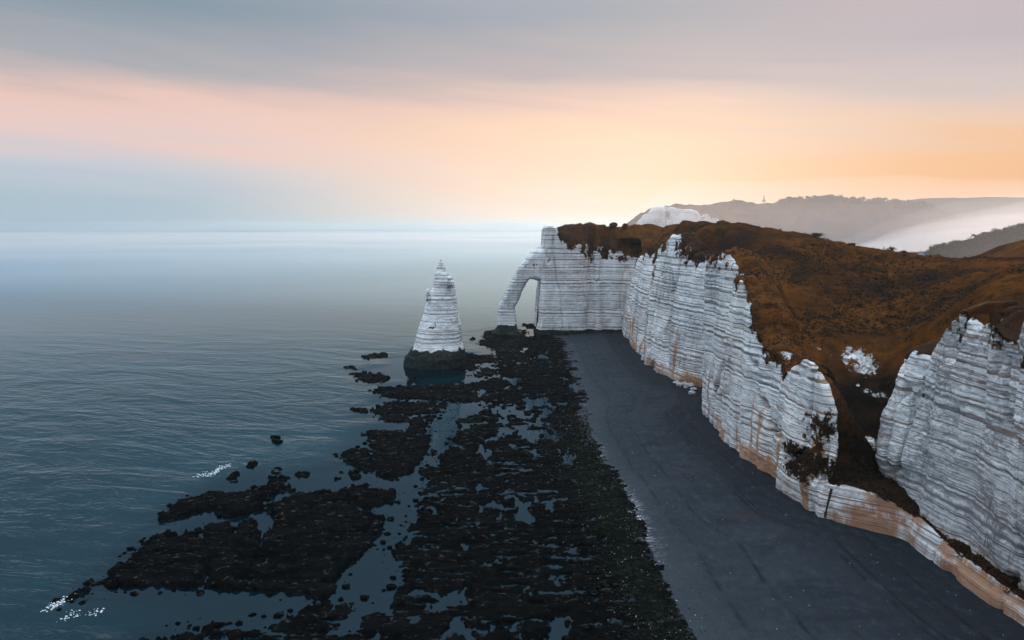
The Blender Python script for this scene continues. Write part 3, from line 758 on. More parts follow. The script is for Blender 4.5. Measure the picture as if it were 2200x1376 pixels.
# ================================================================== needle
YN = 341.0
NS = [(558.5, 943, 950), (562, 940.5, 952), (567, 938.5, 953), (575, 935.5, 955), (584, 932.5, 957.5), (587, 932.2, 962), (600, 931.5, 967), (603, 931, 971), (613, 929.5, 974), (628, 925, 976.5), (642, 919, 978.5),
      (660, 914, 981.5), (680, 908, 986), (700, 901.5, 990.5), (720, 896, 991), (736, 891, 991.5), (742, 888, 993), (752, 881, 996), (764, 873, 998), (778, 871, 998), (800, 869, 999)]
zN = np.array([atY(1000, q[0], YN)[2] for q in NS]); lN = np.array([atY(q[1], q[0], YN)[0] for q in NS]); rN = np.array([atY(q[2], q[0], YN)[0] for q in NS])
zz_ = np.arange(zN.min() - 1.5, zN.max(), 0.28)
lz = np.interp(zz_, zN[::-1], lN[::-1]); rz = np.interp(zz_, zN[::-1], rN[::-1])
cN = np.stack([(lz + rz) / 2, np.full_like(zz_, YN), zz_], 1); aN = (rz - lz) / 2
ones = np.ones((len(zz_), 1))
RN = ring_sheet(cN, ones * np.array([[1.0, 0, 0]]), ones * np.array([[0, 1.0, 0]]), aN, aN * 0.92, 140, 2.3)
PN, BN = wrap_detail(RN, 0.75, 0.09, 300)
capN = PN[-1].mean(0) + [0, 0, .3]
VN = np.concatenate([PN.reshape(-1, 3), capN[None]])
nr, ncn = PN.shape[:2]
capF = np.array([[(nr - 1) * ncn + k, (nr - 1) * ncn + (k + 1) % ncn, nr * ncn] for k in range(ncn)])
nN = fbm(PN[..., 0] * .25, PN[..., 1] * .25, PN[..., 2] * .25, 310, 3)
def pad1(a): return np.concatenate([a.ravel(), [0]])
VGN = blobs(PN, [(943, 685, 330, 1.6, 1.6, .62), (926, 706, 330, 2.2, .9, .6), (966, 644, 333, 1.3, 1.0, .75), (935, 700, 330, 2.4, 1.6, .5)])
sx0 = np.array([(lN[-1] + rN[-1]) / 2, YN, 0])
needle = empty('sea_stack', tuple(sx0), 'tall pointed white chalk needle standing alone in the shallows', 'sea stack')
mesh_obj('spire', VN - sx0, [grid_faces(nr, ncn, True), capF], [M_CHALKG], parent=needle,
         attrs=dict(veg=pad1(VGN), stain=pad1(nN * 0 + .45 * sstep(2, 0, np.abs(PN[..., 2] - 8.5))), weed=pad1(sstep(10.6, 6.6, PN[..., 2] + 1.9 * nN + .8 * fbm(PN[..., 0], PN[..., 1], PN[..., 2] * .3, 312, 3))), band=pad1(BN)))
def lump(name, c, r, seed, mat, parent=None, n=26, flat=0.0, attrs=True, **kw):
    """rough rock: a displaced ball, the underside flattened"""
    th = np.linspace(0.02, np.pi - .02, n); ph = np.linspace(0, 2 * np.pi, 2 * n, endpoint=False)
    T, F = np.meshgrid(th, ph, indexing='ij')
    d = np.stack([np.sin(T) * np.cos(F), np.sin(T) * np.sin(F), np.cos(T)], -1)
    k = 1 + 0.34 * fbm(d[..., 0] * 1.6 + seed, d[..., 1] * 1.6, d[..., 2] * 1.6, 400 + seed, 4) + 0.10 * fbm(d[..., 0] * 6, d[..., 1] * 6 + seed, d[..., 2] * 6, 430 + seed, 3)
    m = np.abs(d).max(-1, keepdims=True); d2 = d * (1 - flat) + d / m * flat * 0.8
    V = (d2 * k[..., None]) * np.array(r) + np.array(c)
    at = dict(veg=np.zeros(T.size), stain=np.zeros(T.size), weed=np.zeros(T.size), band=np.zeros(T.size)) if attrs else None
    return mesh_obj(name, V.reshape(-1, 3), grid_faces(n, 2 * n, True)[:, ::-1], [mat], parent=parent, attrs=at, **kw)
lump('pinnacle', np.array(atY(919.5, 634, 336)) - sx0, (0.9, 1.5, 3.0), 3, M_CHALKG, needle, flat=.5)
lump('summit_block', np.array(atY(946.5, 563, YN)) - sx0, (0.6, 0.7, 0.9), 5, M_CHALKG, needle, n=16, flat=.5)
lump('shoulder_block', np.array(atY(968, 606, 336)) - sx0, (1.5, 2.0, 2.6), 8, M_CHALKG, needle, n=20, flat=.5)

# ================================================================== shingle beach
BE = [atZ(x, y, 0.6) for x, y in [(1205, 732), (1215, 760), (1228, 790), (1245, 850), (1260, 930), (1290, 1000), (1330, 1050), (1370, 1140), (1400, 1230), (1440, 1310), (1490, 1390), (1560, 1500)]]
by = np.array([b[1] for b in BE])[::-1]; bx = np.array([b[0] for b in BE])[::-1]
cy = np.array([c[0][1] for c in COLS[N_HEAD:]]); cx = np.array([c[0][0] for c in COLS[N_HEAD:]]); od = np.argsort(cy); cy, cx = cy[od], cx[od]
gy = np.concatenate([np.arange(-60, 60, 6.0), np.arange(60, 250, 1.0), np.arange(250, 436, 1.5)]); gt = np.linspace(-0.35, 1.35, 150)
xe = np.interp(gy, by, bx); xc = np.maximum(np.interp(gy, cy, cx), xe + 8)
xe = np.where(gy > 405, xe - (gy - 405) * 0.15, xe)
BX = xe[:, None] + (xc - xe)[:, None] * gt[None]; BY = np.broadcast_to(gy[:, None], BX.shape); T_ = np.broadcast_to(gt[None], BX.shape)
BZ = np.where(T_ < 0, T_ * 4.0 + .25, .25 + 2.2 * np.clip(T_, 0, 1) ** 0.8) + 0.9 * np.exp(-((T_ - .70) / .05) ** 2) * .5 + 0.35 * np.exp(-((T_ - .45) / .04) ** 2)
BZ = BZ + .12 * fbm(BX * .12, BY * .12, 0, 80, 4) + .10 * fbm(BX * .05, BY * .5, 0, 81, 3) * sstep(.3, .5, T_) * sstep(.75, .6, T_) + np.where(T_ > 1, (T_ - 1) * 3, 0)
shell = np.exp(-((T_ - .03) / .045) ** 2) * np.clip(np.exp(-((BY - 158) / 14) ** 2) * 1.1 + .35 * np.exp(-((BY - 205) / 10) ** 2), 0, 1)
mesh_obj('beach', np.stack([BX, BY, BZ], -1).reshape(-1, 3), grid_faces(*BX.shape)[:, ::1], [M_BEACH], kind='structure',
         attrs=dict(across=np.clip(T_, 0, 1), shell=shell), label='dark grey shingle beach curving under the cliffs')

# ================================================================== rock platform at the water's edge
def inpoly(px, poly):
    x, y = px[..., 0], px[..., 1]; c = np.zeros(x.shape, bool); p = np.array(poly, float); q = np.roll(p, 1, 0)
    for (x1, y1), (x2, y2) in zip(p, q):
        if y1 == y2: continue
        k = ((y1 > y) != (y2 > y)) & (x < (x2 - x1) * (y - y1) / (y2 - y1) + x1); c ^= k
    return c
A_ = [(1180, 720), (1140, 722), (1075, 745), (1065, 771), (1074, 801), (1090, 817), (1063, 809), (1041, 817), (1003, 825), (985, 828), (970, 866), (945, 890), (915, 920), (918, 940), (905, 985), (888, 1016),
      (873, 1060), (855, 1089), (811, 1136), (780, 1190), (745, 1240), (707, 1298), (627, 1311), (621, 1340), (573, 1355), (532, 1346), (468, 1336), (392, 1355), (310, 1376), (200, 1700), (1750, 1700),
      (1500, 1376), (1460, 1310), (1420, 1230), (1390, 1140), (1350, 1050), (1310, 1000), (1280, 930), (1262, 850), (1240, 780), (1215, 730)]
AF = [(1036, 712), (1062, 709), (1118, 708), (1130, 716), (1125, 728), (1112, 738), (1150, 748), (1075, 760), (1045, 742), (1028, 740), (1042, 728)]
E1 = [(996, 759), (1014, 761), (1033, 764), (1057, 761), (1061, 774), (1044, 779), (1027, 779), (1022, 793), (1005, 797), (985, 795)]
E2 = [(1018, 795), (1038, 791), (1063, 794), (1065, 801), (1044, 809), (1022, 809)]
P1 = [(980, 864), (1003, 859), (1025, 865), (1063, 871), (1041, 886), (1003, 897), (978, 898)]
KC = [(980, 865), (978, 896), (975, 907), (984, 929), (970, 945), (967, 962), (943, 969), (945, 984), (962, 984), (945, 1003), (910, 1003), (891, 1025), (869, 1035), (853, 1032), (884, 1018), (900, 989), (913, 962), (916, 935), (911, 918), (932, 907), (943, 891), (956, 880), (967, 866)]
LP = [(891, 1018), (925, 1035), (887, 1082), (922, 1107), (873, 1125), (858, 1155), (835, 1180), (850, 1209), (887, 1238), (833, 1264), (800, 1284), (710, 1300), (740, 1240), (775, 1190), (806, 1136), (850, 1089), (868, 1055)]
S1 = [(804, 836), (817, 831), (891, 832), (985, 828), (1000, 845), (985, 858), (935, 858), (831, 858), (815, 847)]
S2 = [(798, 883), (831, 866), (853, 862), (902, 865), (935, 862), (965, 868), (940, 890), (875, 890), (853, 888), (809, 888)]
S3 = [(806, 894), (853, 893), (875, 896), (935, 892), (930, 904), (888, 903), (817, 905)]
S4 = [(888, 905), (929, 906), (910, 918), (918, 935), (915, 962), (902, 989), (888, 1016), (853, 1025), (834, 1025), (817, 1019), (808, 1012), (804, 967), (792, 945), (787, 926), (831, 925), (877, 924)]
S5 = [(740, 973), (752, 962), (785, 963), (793, 973), (799, 992), (802, 1014), (788, 1016), (757, 997), (749, 986), (760, 984)]
D1 = [(354, 1107), (366, 1098), (392, 1075), (424, 1071), (468, 1064), (525, 1056), (573, 1042), (608, 1039), (608, 1053), (570, 1064), (529, 1082), (564, 1088), (560, 1102), (503, 1114), (475, 1107), (462, 1101), (430, 1098), (385, 1118), (354, 1117)]
D2 = [(568, 1090), (615, 1072), (659, 1060), (700, 1053), (742, 1063), (745, 1088), (780, 1104), (821, 1114), (805, 1149), (780, 1200), (748, 1222), (729, 1266), (691, 1298), (665, 1268), (611, 1262), (532, 1264), (552, 1203), (558, 1177), (561, 1147), (596, 1112), (568, 1104)]
D3 = [(446, 1186), (470, 1182), (502, 1147), (525, 1119), (547, 1116), (551, 1177), (542, 1209), (526, 1254), (503, 1271), (462, 1267), (452, 1244), (446, 1215)]
D4 = [(432, 1134), (478, 1127), (496, 1145), (466, 1179), (445, 1184)]
D5 = [(354, 1142), (392, 1136), (426, 1133), (434, 1165), (440, 1186), (437, 1215), (443, 1244), (434, 1261), (398, 1267), (338, 1258), (293, 1264), (245, 1264), (242, 1237), (280, 1202), (312, 1170), (330, 1150)]
D6 = [(195, 1250), (230, 1228), (274, 1196), (304, 1172), (307, 1182), (271, 1210), (236, 1250), (185, 1270), (150, 1287), (140, 1285)]
D7 = [(748, 1046), (786, 1036), (815, 1056), (850, 1050), (856, 1075), (799, 1092), (758, 1084)]
def reef_sheet(polys, neg=(), cell=0.4, hgt=0.75, base=-0.45, blur=1.1, edge=0.5, rough=0.35, seed=0, pools=False, box=None):
    allp = np.concatenate([np.array(p, float) for p in polys]); allp[:, 1] = np.clip(allp[:, 1], 700, 1700)
    w = np.array([atZ(x, y, 0.0) for x, y in allp])
    x0_, x1_, y0_, y1_ = w[:, 0].min() - 4, w[:, 0].max() + 4, max(w[:, 1].min() - 4, 62), w[:, 1].max() + 4
    X, Y = np.meshgrid(np.arange(x0_, x1_, cell), np.arange(y0_, y1_, cell), indexing='xy')
    wx = X + 1.3 * fbm(X * .12, Y * .12, 0, seed + 1, 3) + .5 * fbm(X * .5, Y * .5, 0, seed + 7, 3); wy = Y + 2.2 * fbm(X * .08, Y * .12, 0, seed + 2, 3) + .8 * fbm(X * .35, Y * .5, 0, seed + 8, 3)
    px = shot(np.stack([wx, wy, np.full_like(X, .2)], -1))
    m = np.zeros(X.shape, bool)
    for p in polys: m |= inpoly(px, p)
    for p in neg: m &= ~inpoly(px, p)
    M = gauss1(gauss1(m.astype(float), blur / cell, 0), blur / cell, 1)
    edge = min(edge, 0.5 * float(M.max()))
    n1 = fbm(X * .10, Y * .22, 0, seed + 3, 4); n2 = fbm(X * .45, Y * .7, 0, seed + 4, 4); n3 = fbm(X * 1.3, Y * 1.6, 0, seed + 5, 2)
    n4 = fbm(X * .9, Y * 1.1, 0, seed + 9, 4, .65)
    s = sstep(edge - .16, edge + .16, M + .16 * n2 + .34 * n4 * np.clip(4 * M * (1 - M), 0, 1))
    h = base + s * (hgt - base) * (0.82 + .28 * n1) + s * rough * (.6 * n2 + .35 * n3 + .45 * n4)
    # beds stand up as low steps
    h = h + s * 0.16 * np.sin((Y * .9 + 1.6 * fbm(X * .06, Y * .06, 0, seed + 6, 3) * 4)) * rough * 2
    if pools:
        pimg = shot(np.stack([X, Y, np.zeros_like(X)], -1))
        pn = fbm(X * .11, Y * .05, 0, seed + 21, 5, .62); pn2 = fbm(X * .30, Y * .16, 0, seed + 22, 4, .6)
        reg = np.exp(-((pimg[..., 0] - (1150 + 0.05 * (pimg[..., 1] - 900))) / 120) ** 2) * sstep(730, 900, pimg[..., 1])
        reg = np.maximum(reg, .6 * sstep(1060, 930, pimg[..., 0]) * sstep(1000, 1040, pimg[..., 1]))
        h = h - 1.5 * sstep(.10, .26, pn * .55 + pn2 * .45 - .36 * (1 - reg) + .02)
        edgeb = pimg[..., 0] - np.interp(pimg[..., 1], [730, 850, 930, 1000, 1050, 1140, 1230, 1310, 1376, 1600], [1200, 1245, 1260, 1290, 1330, 1370, 1400, 1440, 1480, 1640])
        near = np.exp(-((edgeb + 45) / 70) ** 2) * sstep(880, 1000, pimg[..., 1])
        h = h + .35 * near * np.abs(fbm(X * .9, Y * .9, 0, seed + 31, 3)) + .12 * near
        fp = fbm(X * .22, Y * .75, 0, seed + 41, 4, .6)
        h = h - .9 * sstep(.30, .42, fp + .25 * n4 - .25 * (1 - np.clip(reg * 1.6, 0, 1)))
    else:
        near = np.zeros_like(X)
        fp = fbm(X * .25, Y * .5, 0, seed + 41, 4, .6)
        h = h - .7 * s * sstep(.42, .55, fp)
    return X, Y, h, M, near
def reef_obj(name, X, Y, h, near, **kw):
    F = grid_faces(*X.shape); hv = h.ravel(); keep = (hv[F].max(1) > -0.12); F = F[keep]
    used = np.zeros(hv.size, bool); used[F.ravel()] = True; idx = np.cumsum(used) - 1
    V = np.stack([X.ravel(), Y.ravel(), hv], 1)[used]
    loc = kw.pop('loc', None)
    if loc is not None: V = V - np.array(loc)
    o = mesh_obj(name, V, idx[F], [M_REEF], attrs=dict(green=near.ravel()[used]), **kw)
    if loc is not None: o.location = loc
    return o
FRINGE = []
SHADE = []          # (X, Y, M) of every reef piece, for the calm of the water round it
X, Y, h, M, near = reef_sheet([A_, AF, E1, E2], [P1, KC, LP], 0.42, 0.60, -.5, 1.5, .5, .36, 500, True); SHADE.append((X, Y, M))
platform = reef_obj('rock_platform', X, Y, h, near, kind='structure', label='dark weed covered rock platform with tidal pools beside the shingle')
for k, (pl, hg) in enumerate([(S1, .7), (S2, .8), (S3, .6), (S4, .75), (S5, .8), (D1, 1.5), (D2, 1.25), (D3, 1.35), (D4, 1.2), (D5, 1.3), (D6, .55), (D7, 1.1)]):
    X, Y, h, M, near = reef_sheet([pl], [], 0.4, hg, -.5, 1.1 if k > 4 else 1.3, .47, .38, 540 + 40 * k); SHADE.append((X, Y, M))
    reef_obj('rock_slab', X, Y, h, near, parent=platform)
RK_ = [([(757, 801), (779, 798), (815, 801), (834, 805), (823, 823), (790, 823), (771, 815)], .5, 'broad flat dark reef left of the needle, widest of the nearby islets'),
       ([(772, 766), (815, 757), (830, 754), (829, 766), (790, 772)], .7, 'narrow dark reef farthest out, left of the needle base'),
       ([(872, 809), (894, 808), (888, 822), (875, 823)], .5, 'small dark rock in the bright pool just below the needle base'),
       ([(745, 880), (787, 877), (789, 885), (760, 886)], .4, 'thin low dark reef sliver off the left end of the ribbed ledges'),
       ([(738, 789), (763, 786), (759, 795)], .3, 'smallest awash dark reef above the broad flat islet'),
       ([(578, 938), (596, 935), (615, 942), (610, 952), (588, 951)], .5, 'lone dark rock awash in open water left of the ledges'),
       ([(527, 1000), (540, 996), (556, 1001), (548, 1009), (530, 1009)], .45, 'small round rock awash right of the breaking wave'),
       ([(574, 1028), (596, 1004), (610, 1008), (600, 1024), (585, 1031)], .45, 'weedy rock awash, middle one above the near slab'),
       ([(595, 1029), (612, 1023), (624, 1027), (618, 1033), (600, 1034)], .4, 'little flat rock touching the weedy middle rock'),
       ([(634, 1021), (655, 1014), (672, 1018), (660, 1030), (642, 1028)], .45, 'low dark rock awash, rightmost above the near slab'),
       ([(480, 1040), (495, 1018), (508, 1020), (505, 1035), (488, 1041)], .5, 'dark rock right behind the breaking wave'),
       ([(440, 1060), (460, 1050), (475, 1052), (465, 1062), (445, 1063)], .5, 'dark rock lying just above the near slab edge'),
       ([(746, 1014), (765, 1010), (780, 1027), (768, 1033), (749, 1026)], .9, 'rounded black boulder in the channel left of the split ledge'),
       ([(730, 1018), (738, 1014), (742, 1022), (733, 1025)], .6, 'small black boulder beside the rounded one in the channel'),
       ([(722, 1034), (734, 1030), (738, 1038), (726, 1040)], .5, 'tiny black boulder at the mouth of the channel'),
       ([(622, 1050), (634, 1045), (638, 1051), (628, 1054)], .5, 'single black stone in the pool above the big slab'),
       ([(537, 1275), (546, 1269), (556, 1272), (552, 1280), (541, 1281)], .6, 'round black stone in the dark water below the near slab'),
       ([(417, 1279), (425, 1275), (430, 1280), (421, 1283)], .45, 'small black stone in dark water below the slab, left one'),
       ([(768, 1176), (776, 1173), (780, 1181), (770, 1183)], .5, 'small black boulder in the wide blue pool beside the big slab'),
       ([(1136, 698), (1150, 693), (1160, 700), (1150, 704), (1130, 704)], 1.2, 'jagged dark rocks showing through the arch beside the headland foot'),
       ([(1134, 673), (1142, 670), (1147, 673), (1140, 675)], 1.0, 'far single rock in the sea seen through the arch'),
       ([(1004, 728), (1014, 724), (1016, 729), (1008, 731)], .7, 'small dark rock in bright water between needle and arch'),
       ([(1046, 717), (1056, 713), (1058, 719), (1050, 721)], .9, 'small black rock against the foot of the arch pillar')]
for k, (pl, hg, lab) in enumerate(RK_):
    X, Y, h, M, near = reef_sheet([pl], [], 0.3 if k != 20 else .5, hg, -.5, .5, .42, .5, 1200 + 40 * k); SHADE.append((X, Y, M))
    c = (float(X.mean()), float(Y.mean()), 0.0)
    reef_obj('reef_rock', X, Y, h, near, loc=c, label=lab, cat='rock', group='dark rocks in the shallows')

# small rocks strewn along the ragged edges of the reef
r_ = np.random.default_rng(77); pts_ = []
for (X, Y, M) in SHADE[:14]:
    k = np.where((M.ravel() > .06) & (M.ravel() < .5))[0]
    k = r_.choice(k, min(len(k), max(60, len(k) // 16)), replace=False)
    pts_.append(np.stack([X.ravel()[k], Y.ravel()[k]], 1))
pts_ = np.concatenate(pts_); n = len(pts_)
th_ = np.linspace(0, np.pi, 5)[1:-1]; ph_ = np.linspace(0, 2 * np.pi, 7, endpoint=False)
bl_ = np.array([[0, 0, 1]] + [[math.sin(a) * math.cos(b), math.sin(a) * math.sin(b), math.cos(a)] for a in th_ for b in ph_] + [[0, 0, -1]])
bf_ = [[0, 1 + k, 1 + (k + 1) % 7] for k in range(7)] + [[22, 15 + (k + 1) % 7, 15 + k] for k in range(7)]
for q in (0, 1): bf_ += sum([[[1 + 7 * q + k, 8 + 7 * q + k, 8 + 7 * q + (k + 1) % 7], [1 + 7 * q + k, 8 + 7 * q + (k + 1) % 7, 1 + 7 * q + (k + 1) % 7]] for k in range(7)], [])
bf_ = np.array(bf_); sz_ = .12 + .75 * r_.random(n) ** 4
V = bl_[None] * (1 + .22 * r_.normal(size=(n, 23, 1))) * sz_[:, None, None] * np.array([1.2, 1, .62]) + np.stack([pts_[:, 0] + r_.normal(size=n) * .8, pts_[:, 1] + r_.normal(size=n) * 1.0, sz_ * .12], 1)[:, None]
F = bf_[None] + (np.arange(n) * 23)[:, None, None]
mesh_obj('loose_rocks', V.reshape(-1, 3), F.reshape(-1, 3), [M_REEF], kind='stuff', attrs=dict(green=np.zeros(n * 23)), label='small black rocks strewn along the ragged edge of the platform')

# ================================================================== sea
def graded(fine0, fine1, step, far0, far1):
    mid_ = np.arange(fine0, fine1, step); g = 1.22
    up, v, d = [], fine1, step
    while v < far1: d *= g; v += d; up.append(v)
    dn, v, d = [], fine0, step
    while v > far0: d *= g; v -= d; dn.append(v)
    return np.array(dn[::-1] + list(mid_) + up)
sxs = graded(-260, 120, 2.0, -24000, 24000); sys_ = graded(60, 480, 2.0, -400, 24000)
SX, SY = np.meshgrid(sxs, sys_, indexing='xy')
acc = np.zeros((300, 300)); ax = np.linspace(-320, 140, 300); ay = np.linspace(40, 560, 300)
for (X, Y, M) in SHADE:
    kx = np.clip(np.round((X - ax[0]) / (ax[1] - ax[0])).astype(int), 0, 299); ky = np.clip(np.round((Y - ay[0]) / (ay[1] - ay[0])).astype(int), 0, 299)
    np.maximum.at(acc, (ky.ravel(), kx.ravel()), (M.ravel() > .5).astype(float))
AX_, AY_ = np.meshgrid(ax, ay)
acc = np.maximum(acc, (np.hypot(AX_ - sx0[0], AY_ - YN) < 27).astype(float)); acc = np.maximum(acc, ((np.abs(AX_ - 20) < 36) & (np.abs(AY_ - 440) < 24)).astype(float))
c1_ = gauss1(gauss1(acc, 9, 0), 9, 1); c2_ = gauss1(gauss1(acc, 2.2, 0), 2.2, 1)
def look(A, X, Y):
    kx = np.clip((X - ax[0]) / (ax[1] - ax[0]), 0, 298.99); ky = np.clip((Y - ay[0]) / (ay[1] - ay[0]), 0, 298.99)
    ix, iy = kx.astype(int), ky.astype(int); fx, fy = kx - ix, ky - iy
    v = A[iy, ix] * (1 - fx) * (1 - fy) + A[iy, ix + 1] * fx * (1 - fy) + A[iy + 1, ix] * (1 - fx) * fy + A[iy + 1, ix + 1] * fx * fy
    ins = (X > ax[0]) & (X < ax[-1]) & (Y > ay[0]) & (Y < ay[-1]); return v * ins
c3_ = gauss1(gauss1(acc, 4, 0), 4, 1)
calm = sstep(.12, .50, look(c1_, SX, SY) + .16 * fbm(SX * .03, SY * .05, 0, 860, 3)); shal = sstep(.02, .32, look(c3_, SX, SY))
mesh_obj('sea', np.stack([SX, SY, np.zeros_like(SX)], -1).reshape(-1, 3), grid_faces(*SX.shape), [M_SEA], kind='structure',
         attrs=dict(calm=calm, shallow=shal), label='calm teal sea fading into mist')

# ================================================================== far hills across the valley
def hill_loft(name, cols, rows, step, mat, seed, amp, kind='structure', label=None, chalk=None):
    Gh, Sh = loft(cols, rows, step, sig_s=step * 1.2, sig_r=1.0)
    n = grid_normals(Gh)
    d = amp * (fbm(Gh[..., 0] * .02, Gh[..., 1] * .02, Gh[..., 2] * .02, seed, 4) + .35 * fbm(Gh[..., 0] * .1, Gh[..., 1] * .1, Gh[..., 2] * .1, seed + 3, 3))
    if chalk: d = d + 5 * fbm(Gh[..., 0] * .045, Gh[..., 1] * .02, Gh[..., 2] * .008, seed + 5, 3)
    Ph = Gh + n * d[..., None]
    z0 = np.zeros(Ph.shape[:2]); rpp = np.concatenate([np.full(r, j) + np.linspace(0, 1, r, endpoint=False) for j, r in enumerate(rows)] + [[len(rows)]])
    rr = np.broadcast_to(rpp[:, None], z0.shape)
    vg = sstep(.95, 1.12, rr + .25 * fbm(Ph[..., 0] * .02, Ph[..., 1] * .02, Ph[..., 2] * .03, seed + 9, 4)) if chalk else z0 + 1
    if chalk: vg = np.maximum(vg, chalk(Ph)); vg = np.maximum(vg, .62 * sstep(.1, .5, fbm(Ph[..., 0] * .03, Ph[..., 1] * .03, Ph[..., 2] * .02, seed + 13, 4)))
    return mesh_obj(name, Ph.reshape(-1, 3), grid_faces(*Ph.shape[:2])[:, ::-1], [mat], kind=kind, label=label,
                    attrs=dict(veg=vg, stain=z0, weed=z0, band=z0, rock=z0)), Ph
def far_col(x, yc, yr, Yf, Yb, back=120):
    b = atY(x, yc, Yf); b0 = b.copy(); b0[2] = -2.0; b0[1] -= 6
    r = atY(x, yr, Yb); m_ = (b + r) / 2; m_[2] = b[2] + (r[2] - b[2]) * .62
    bk = r + [0, back, -8]; b2 = r + [0, back * 3, -60]
    return [b0, b, m_, r, bk, b2]
FH = [(1347, 489, 490), (1356, 481, 482), (1362, 479, 480), (1366, 471, 472), (1378, 464, 465), (1385, 461, 462), (1391, 455, 456), (1402, 450.5, 451.5), (1425, 447.5, 448), (1450, 446.5, 446.5), (1475, 446.5, 443.5), (1492, 449, 441),
      (1500, 462, 439.5), (1507, 474, 438.5), (1514, 459, 438), (1530, 466, 437), (1548, 478, 436), (1562, 488, 435.5), (1590, 496, 435), (1640, 500, 434), (1690, 502, 431), (1720, 503, 427),
      (1760, 505, 426), (1800, 506, 425.5), (1840, 508, 429), (1880, 508, 432), (1930, 510, 433.5), (1980, 512, 438), (2020, 514, 450), (2060, 516, 468), (2120, 518, 490), (2300, 540, 525)]
far_hill, FP = hill_loft('hill', [far_col(a, b, c, 1160 + (0 if a < 1500 else min(60, (a - 1500) * .4)), 1290) for a, b, c in FH], [30, 20, 20, 8, 6], 5.0, M_CHALKG, 700, 2.5,
                         label='far misty headland with pale cliffs across the bay', chalk=lambda Q: sstep(390, 440, Q[..., 0]))
hill_loft('hill', [far_col(a, 470, c, 2900, 3150) for a, c in [(1900, 440), (1965, 429), (1990, 425), (2040, 425), (2100, 424), (2160, 423), (2230, 424), (2320, 426), (2500, 430)]], [10, 10, 10, 4, 4], 15.0, M_VEG, 720, 2.0,
          label='faint farthest ridge above the valley mist')
WH = [(1900, 575), (1950, 566), (1968, 560), (1985, 552), (2000, 545), (2030, 538), (2060, 531), (2100, 520), (2130, 508), (2160, 501), (2200, 493), (2260, 480), (2340, 468), (2460, 455), (2600, 450)]
wood_hill, WP = hill_loft('hill', [far_col(a, c + 45, c, 560, 625, 60) for a, c in WH], [8, 16, 16, 8, 6], 3.0, M_VEG, 740, 1.2, label='wooded hillside beyond the turf at the right edge')
GH_ = [(2060, 572), (2095, 562), (2125, 552), (2150, 541), (2175, 531), (2200, 521), (2240, 506), (2300, 490), (2380, 474), (2500, 462)]
hill_loft('hill', [far_col(a, c + 60, c, 370, 430, 40) for a, c in GH_], [10, 18, 18, 8, 6], 2.0, M_VEG, 760, .8, label='smooth orange grass hill at the right edge before the woods')
# valley floor behind the turf ridge joins the hills
vx = np.linspace(60, 2600, 60); vy = np.linspace(300, 3400, 60); VX, VY = np.meshgrid(vx, vy)
mesh_obj('valley_floor', np.stack([VX, VY, 6 + 4 * fbm(VX * .004, VY * .004, 0, 780, 3) - 12 * sstep(260, 90, VX) - 10 * sstep(380, 330, VY)], -1).reshape(-1, 3), grid_faces(60, 60), [M_VEG],
         kind='structure', attrs=dict(rock=np.zeros(3600)), label='valley floor hidden under mist')

# ------------------------------------------------------------------ leaves
def leaf_cloud(centres, radii, per, size, seed, squash=.8):
    """many small leaf faces spread through the volume of the given clumps"""
    r = np.random.default_rng(seed); n = len(centres) * per
    c = np.repeat(np.asarray(centres, float), per, 0); rad = np.repeat(np.asarray(radii, float), per)
    d = r.normal(size=(n, 3)); d /= np.linalg.norm(d, axis=1, keepdims=True)
    d *= (r.random(n) ** .45)[:, None] * rad[:, None]; d[:, 2] *= squash
    p = c + d
    a = r.normal(size=(n, 3)); a /= np.linalg.norm(a, axis=1, keepdims=True)
    b = np.cross(a, r.normal(size=(n, 3))); b /= np.linalg.norm(b, axis=1, keepdims=True)
    s = size * (.6 + .8 * r.random(n))[:, None]
    V = np.stack([p - a * s, p + b * s * .7, p + a * s, p - b * s * .7], 1).reshape(-1, 3)
    return V, np.arange(n * 4).reshape(-1, 4)
r_ = np.random.default_rng(3)
cen, rad = [], []
WX = WP[14:44]                                       # upper part of the wooded slope
for k in range(1100):
    i, j = r_.integers(0, WX.shape[0]), r_.integers(0, WX.shape[1]); p_ = WX[i, j]
    xi = shot(p_)[0]
    if xi < 1992: continue
    big = 1.6 + 1.6 * r_.random()
    for q in range(4):
        cen.append(p_ + [r_.normal() * big * .8, r_.normal() * big * .8, 1.2 + big * (.5 + .6 * r_.random())]); rad.append(big * (.6 + .4 * r_.random()))
V, F = leaf_cloud(cen, rad, 36, .5, 21)
mesh_obj('woodland', V, F, [M_WOODL], smooth=False, kind='stuff', label='dense wood covering the misty hillside at the right edge')
cen, rad = [], []
for k in range(700):
    i, j = r_.integers(62, 76), r_.integers(0, FP.shape[1]); p_ = FP[i, j]; xi = shot(p_)[0]
    if not (1690 < xi < 1990): continue
    big = 3 + 3.0 * r_.random()
    for q in range(3):
        cen.append(p_ + [r_.normal() * big * .9, r_.normal() * big * .5, big * (.35 + .5 * r_.random())]); rad.append(big * (.55 + .4 * r_.random()))
V, F = leaf_cloud(cen, rad, 40, 1.0, 22)
mesh_obj('woodland', V, F, [M_WOODL], smooth=False, kind='stuff', label='tree belt along the crest of the far misty headland')

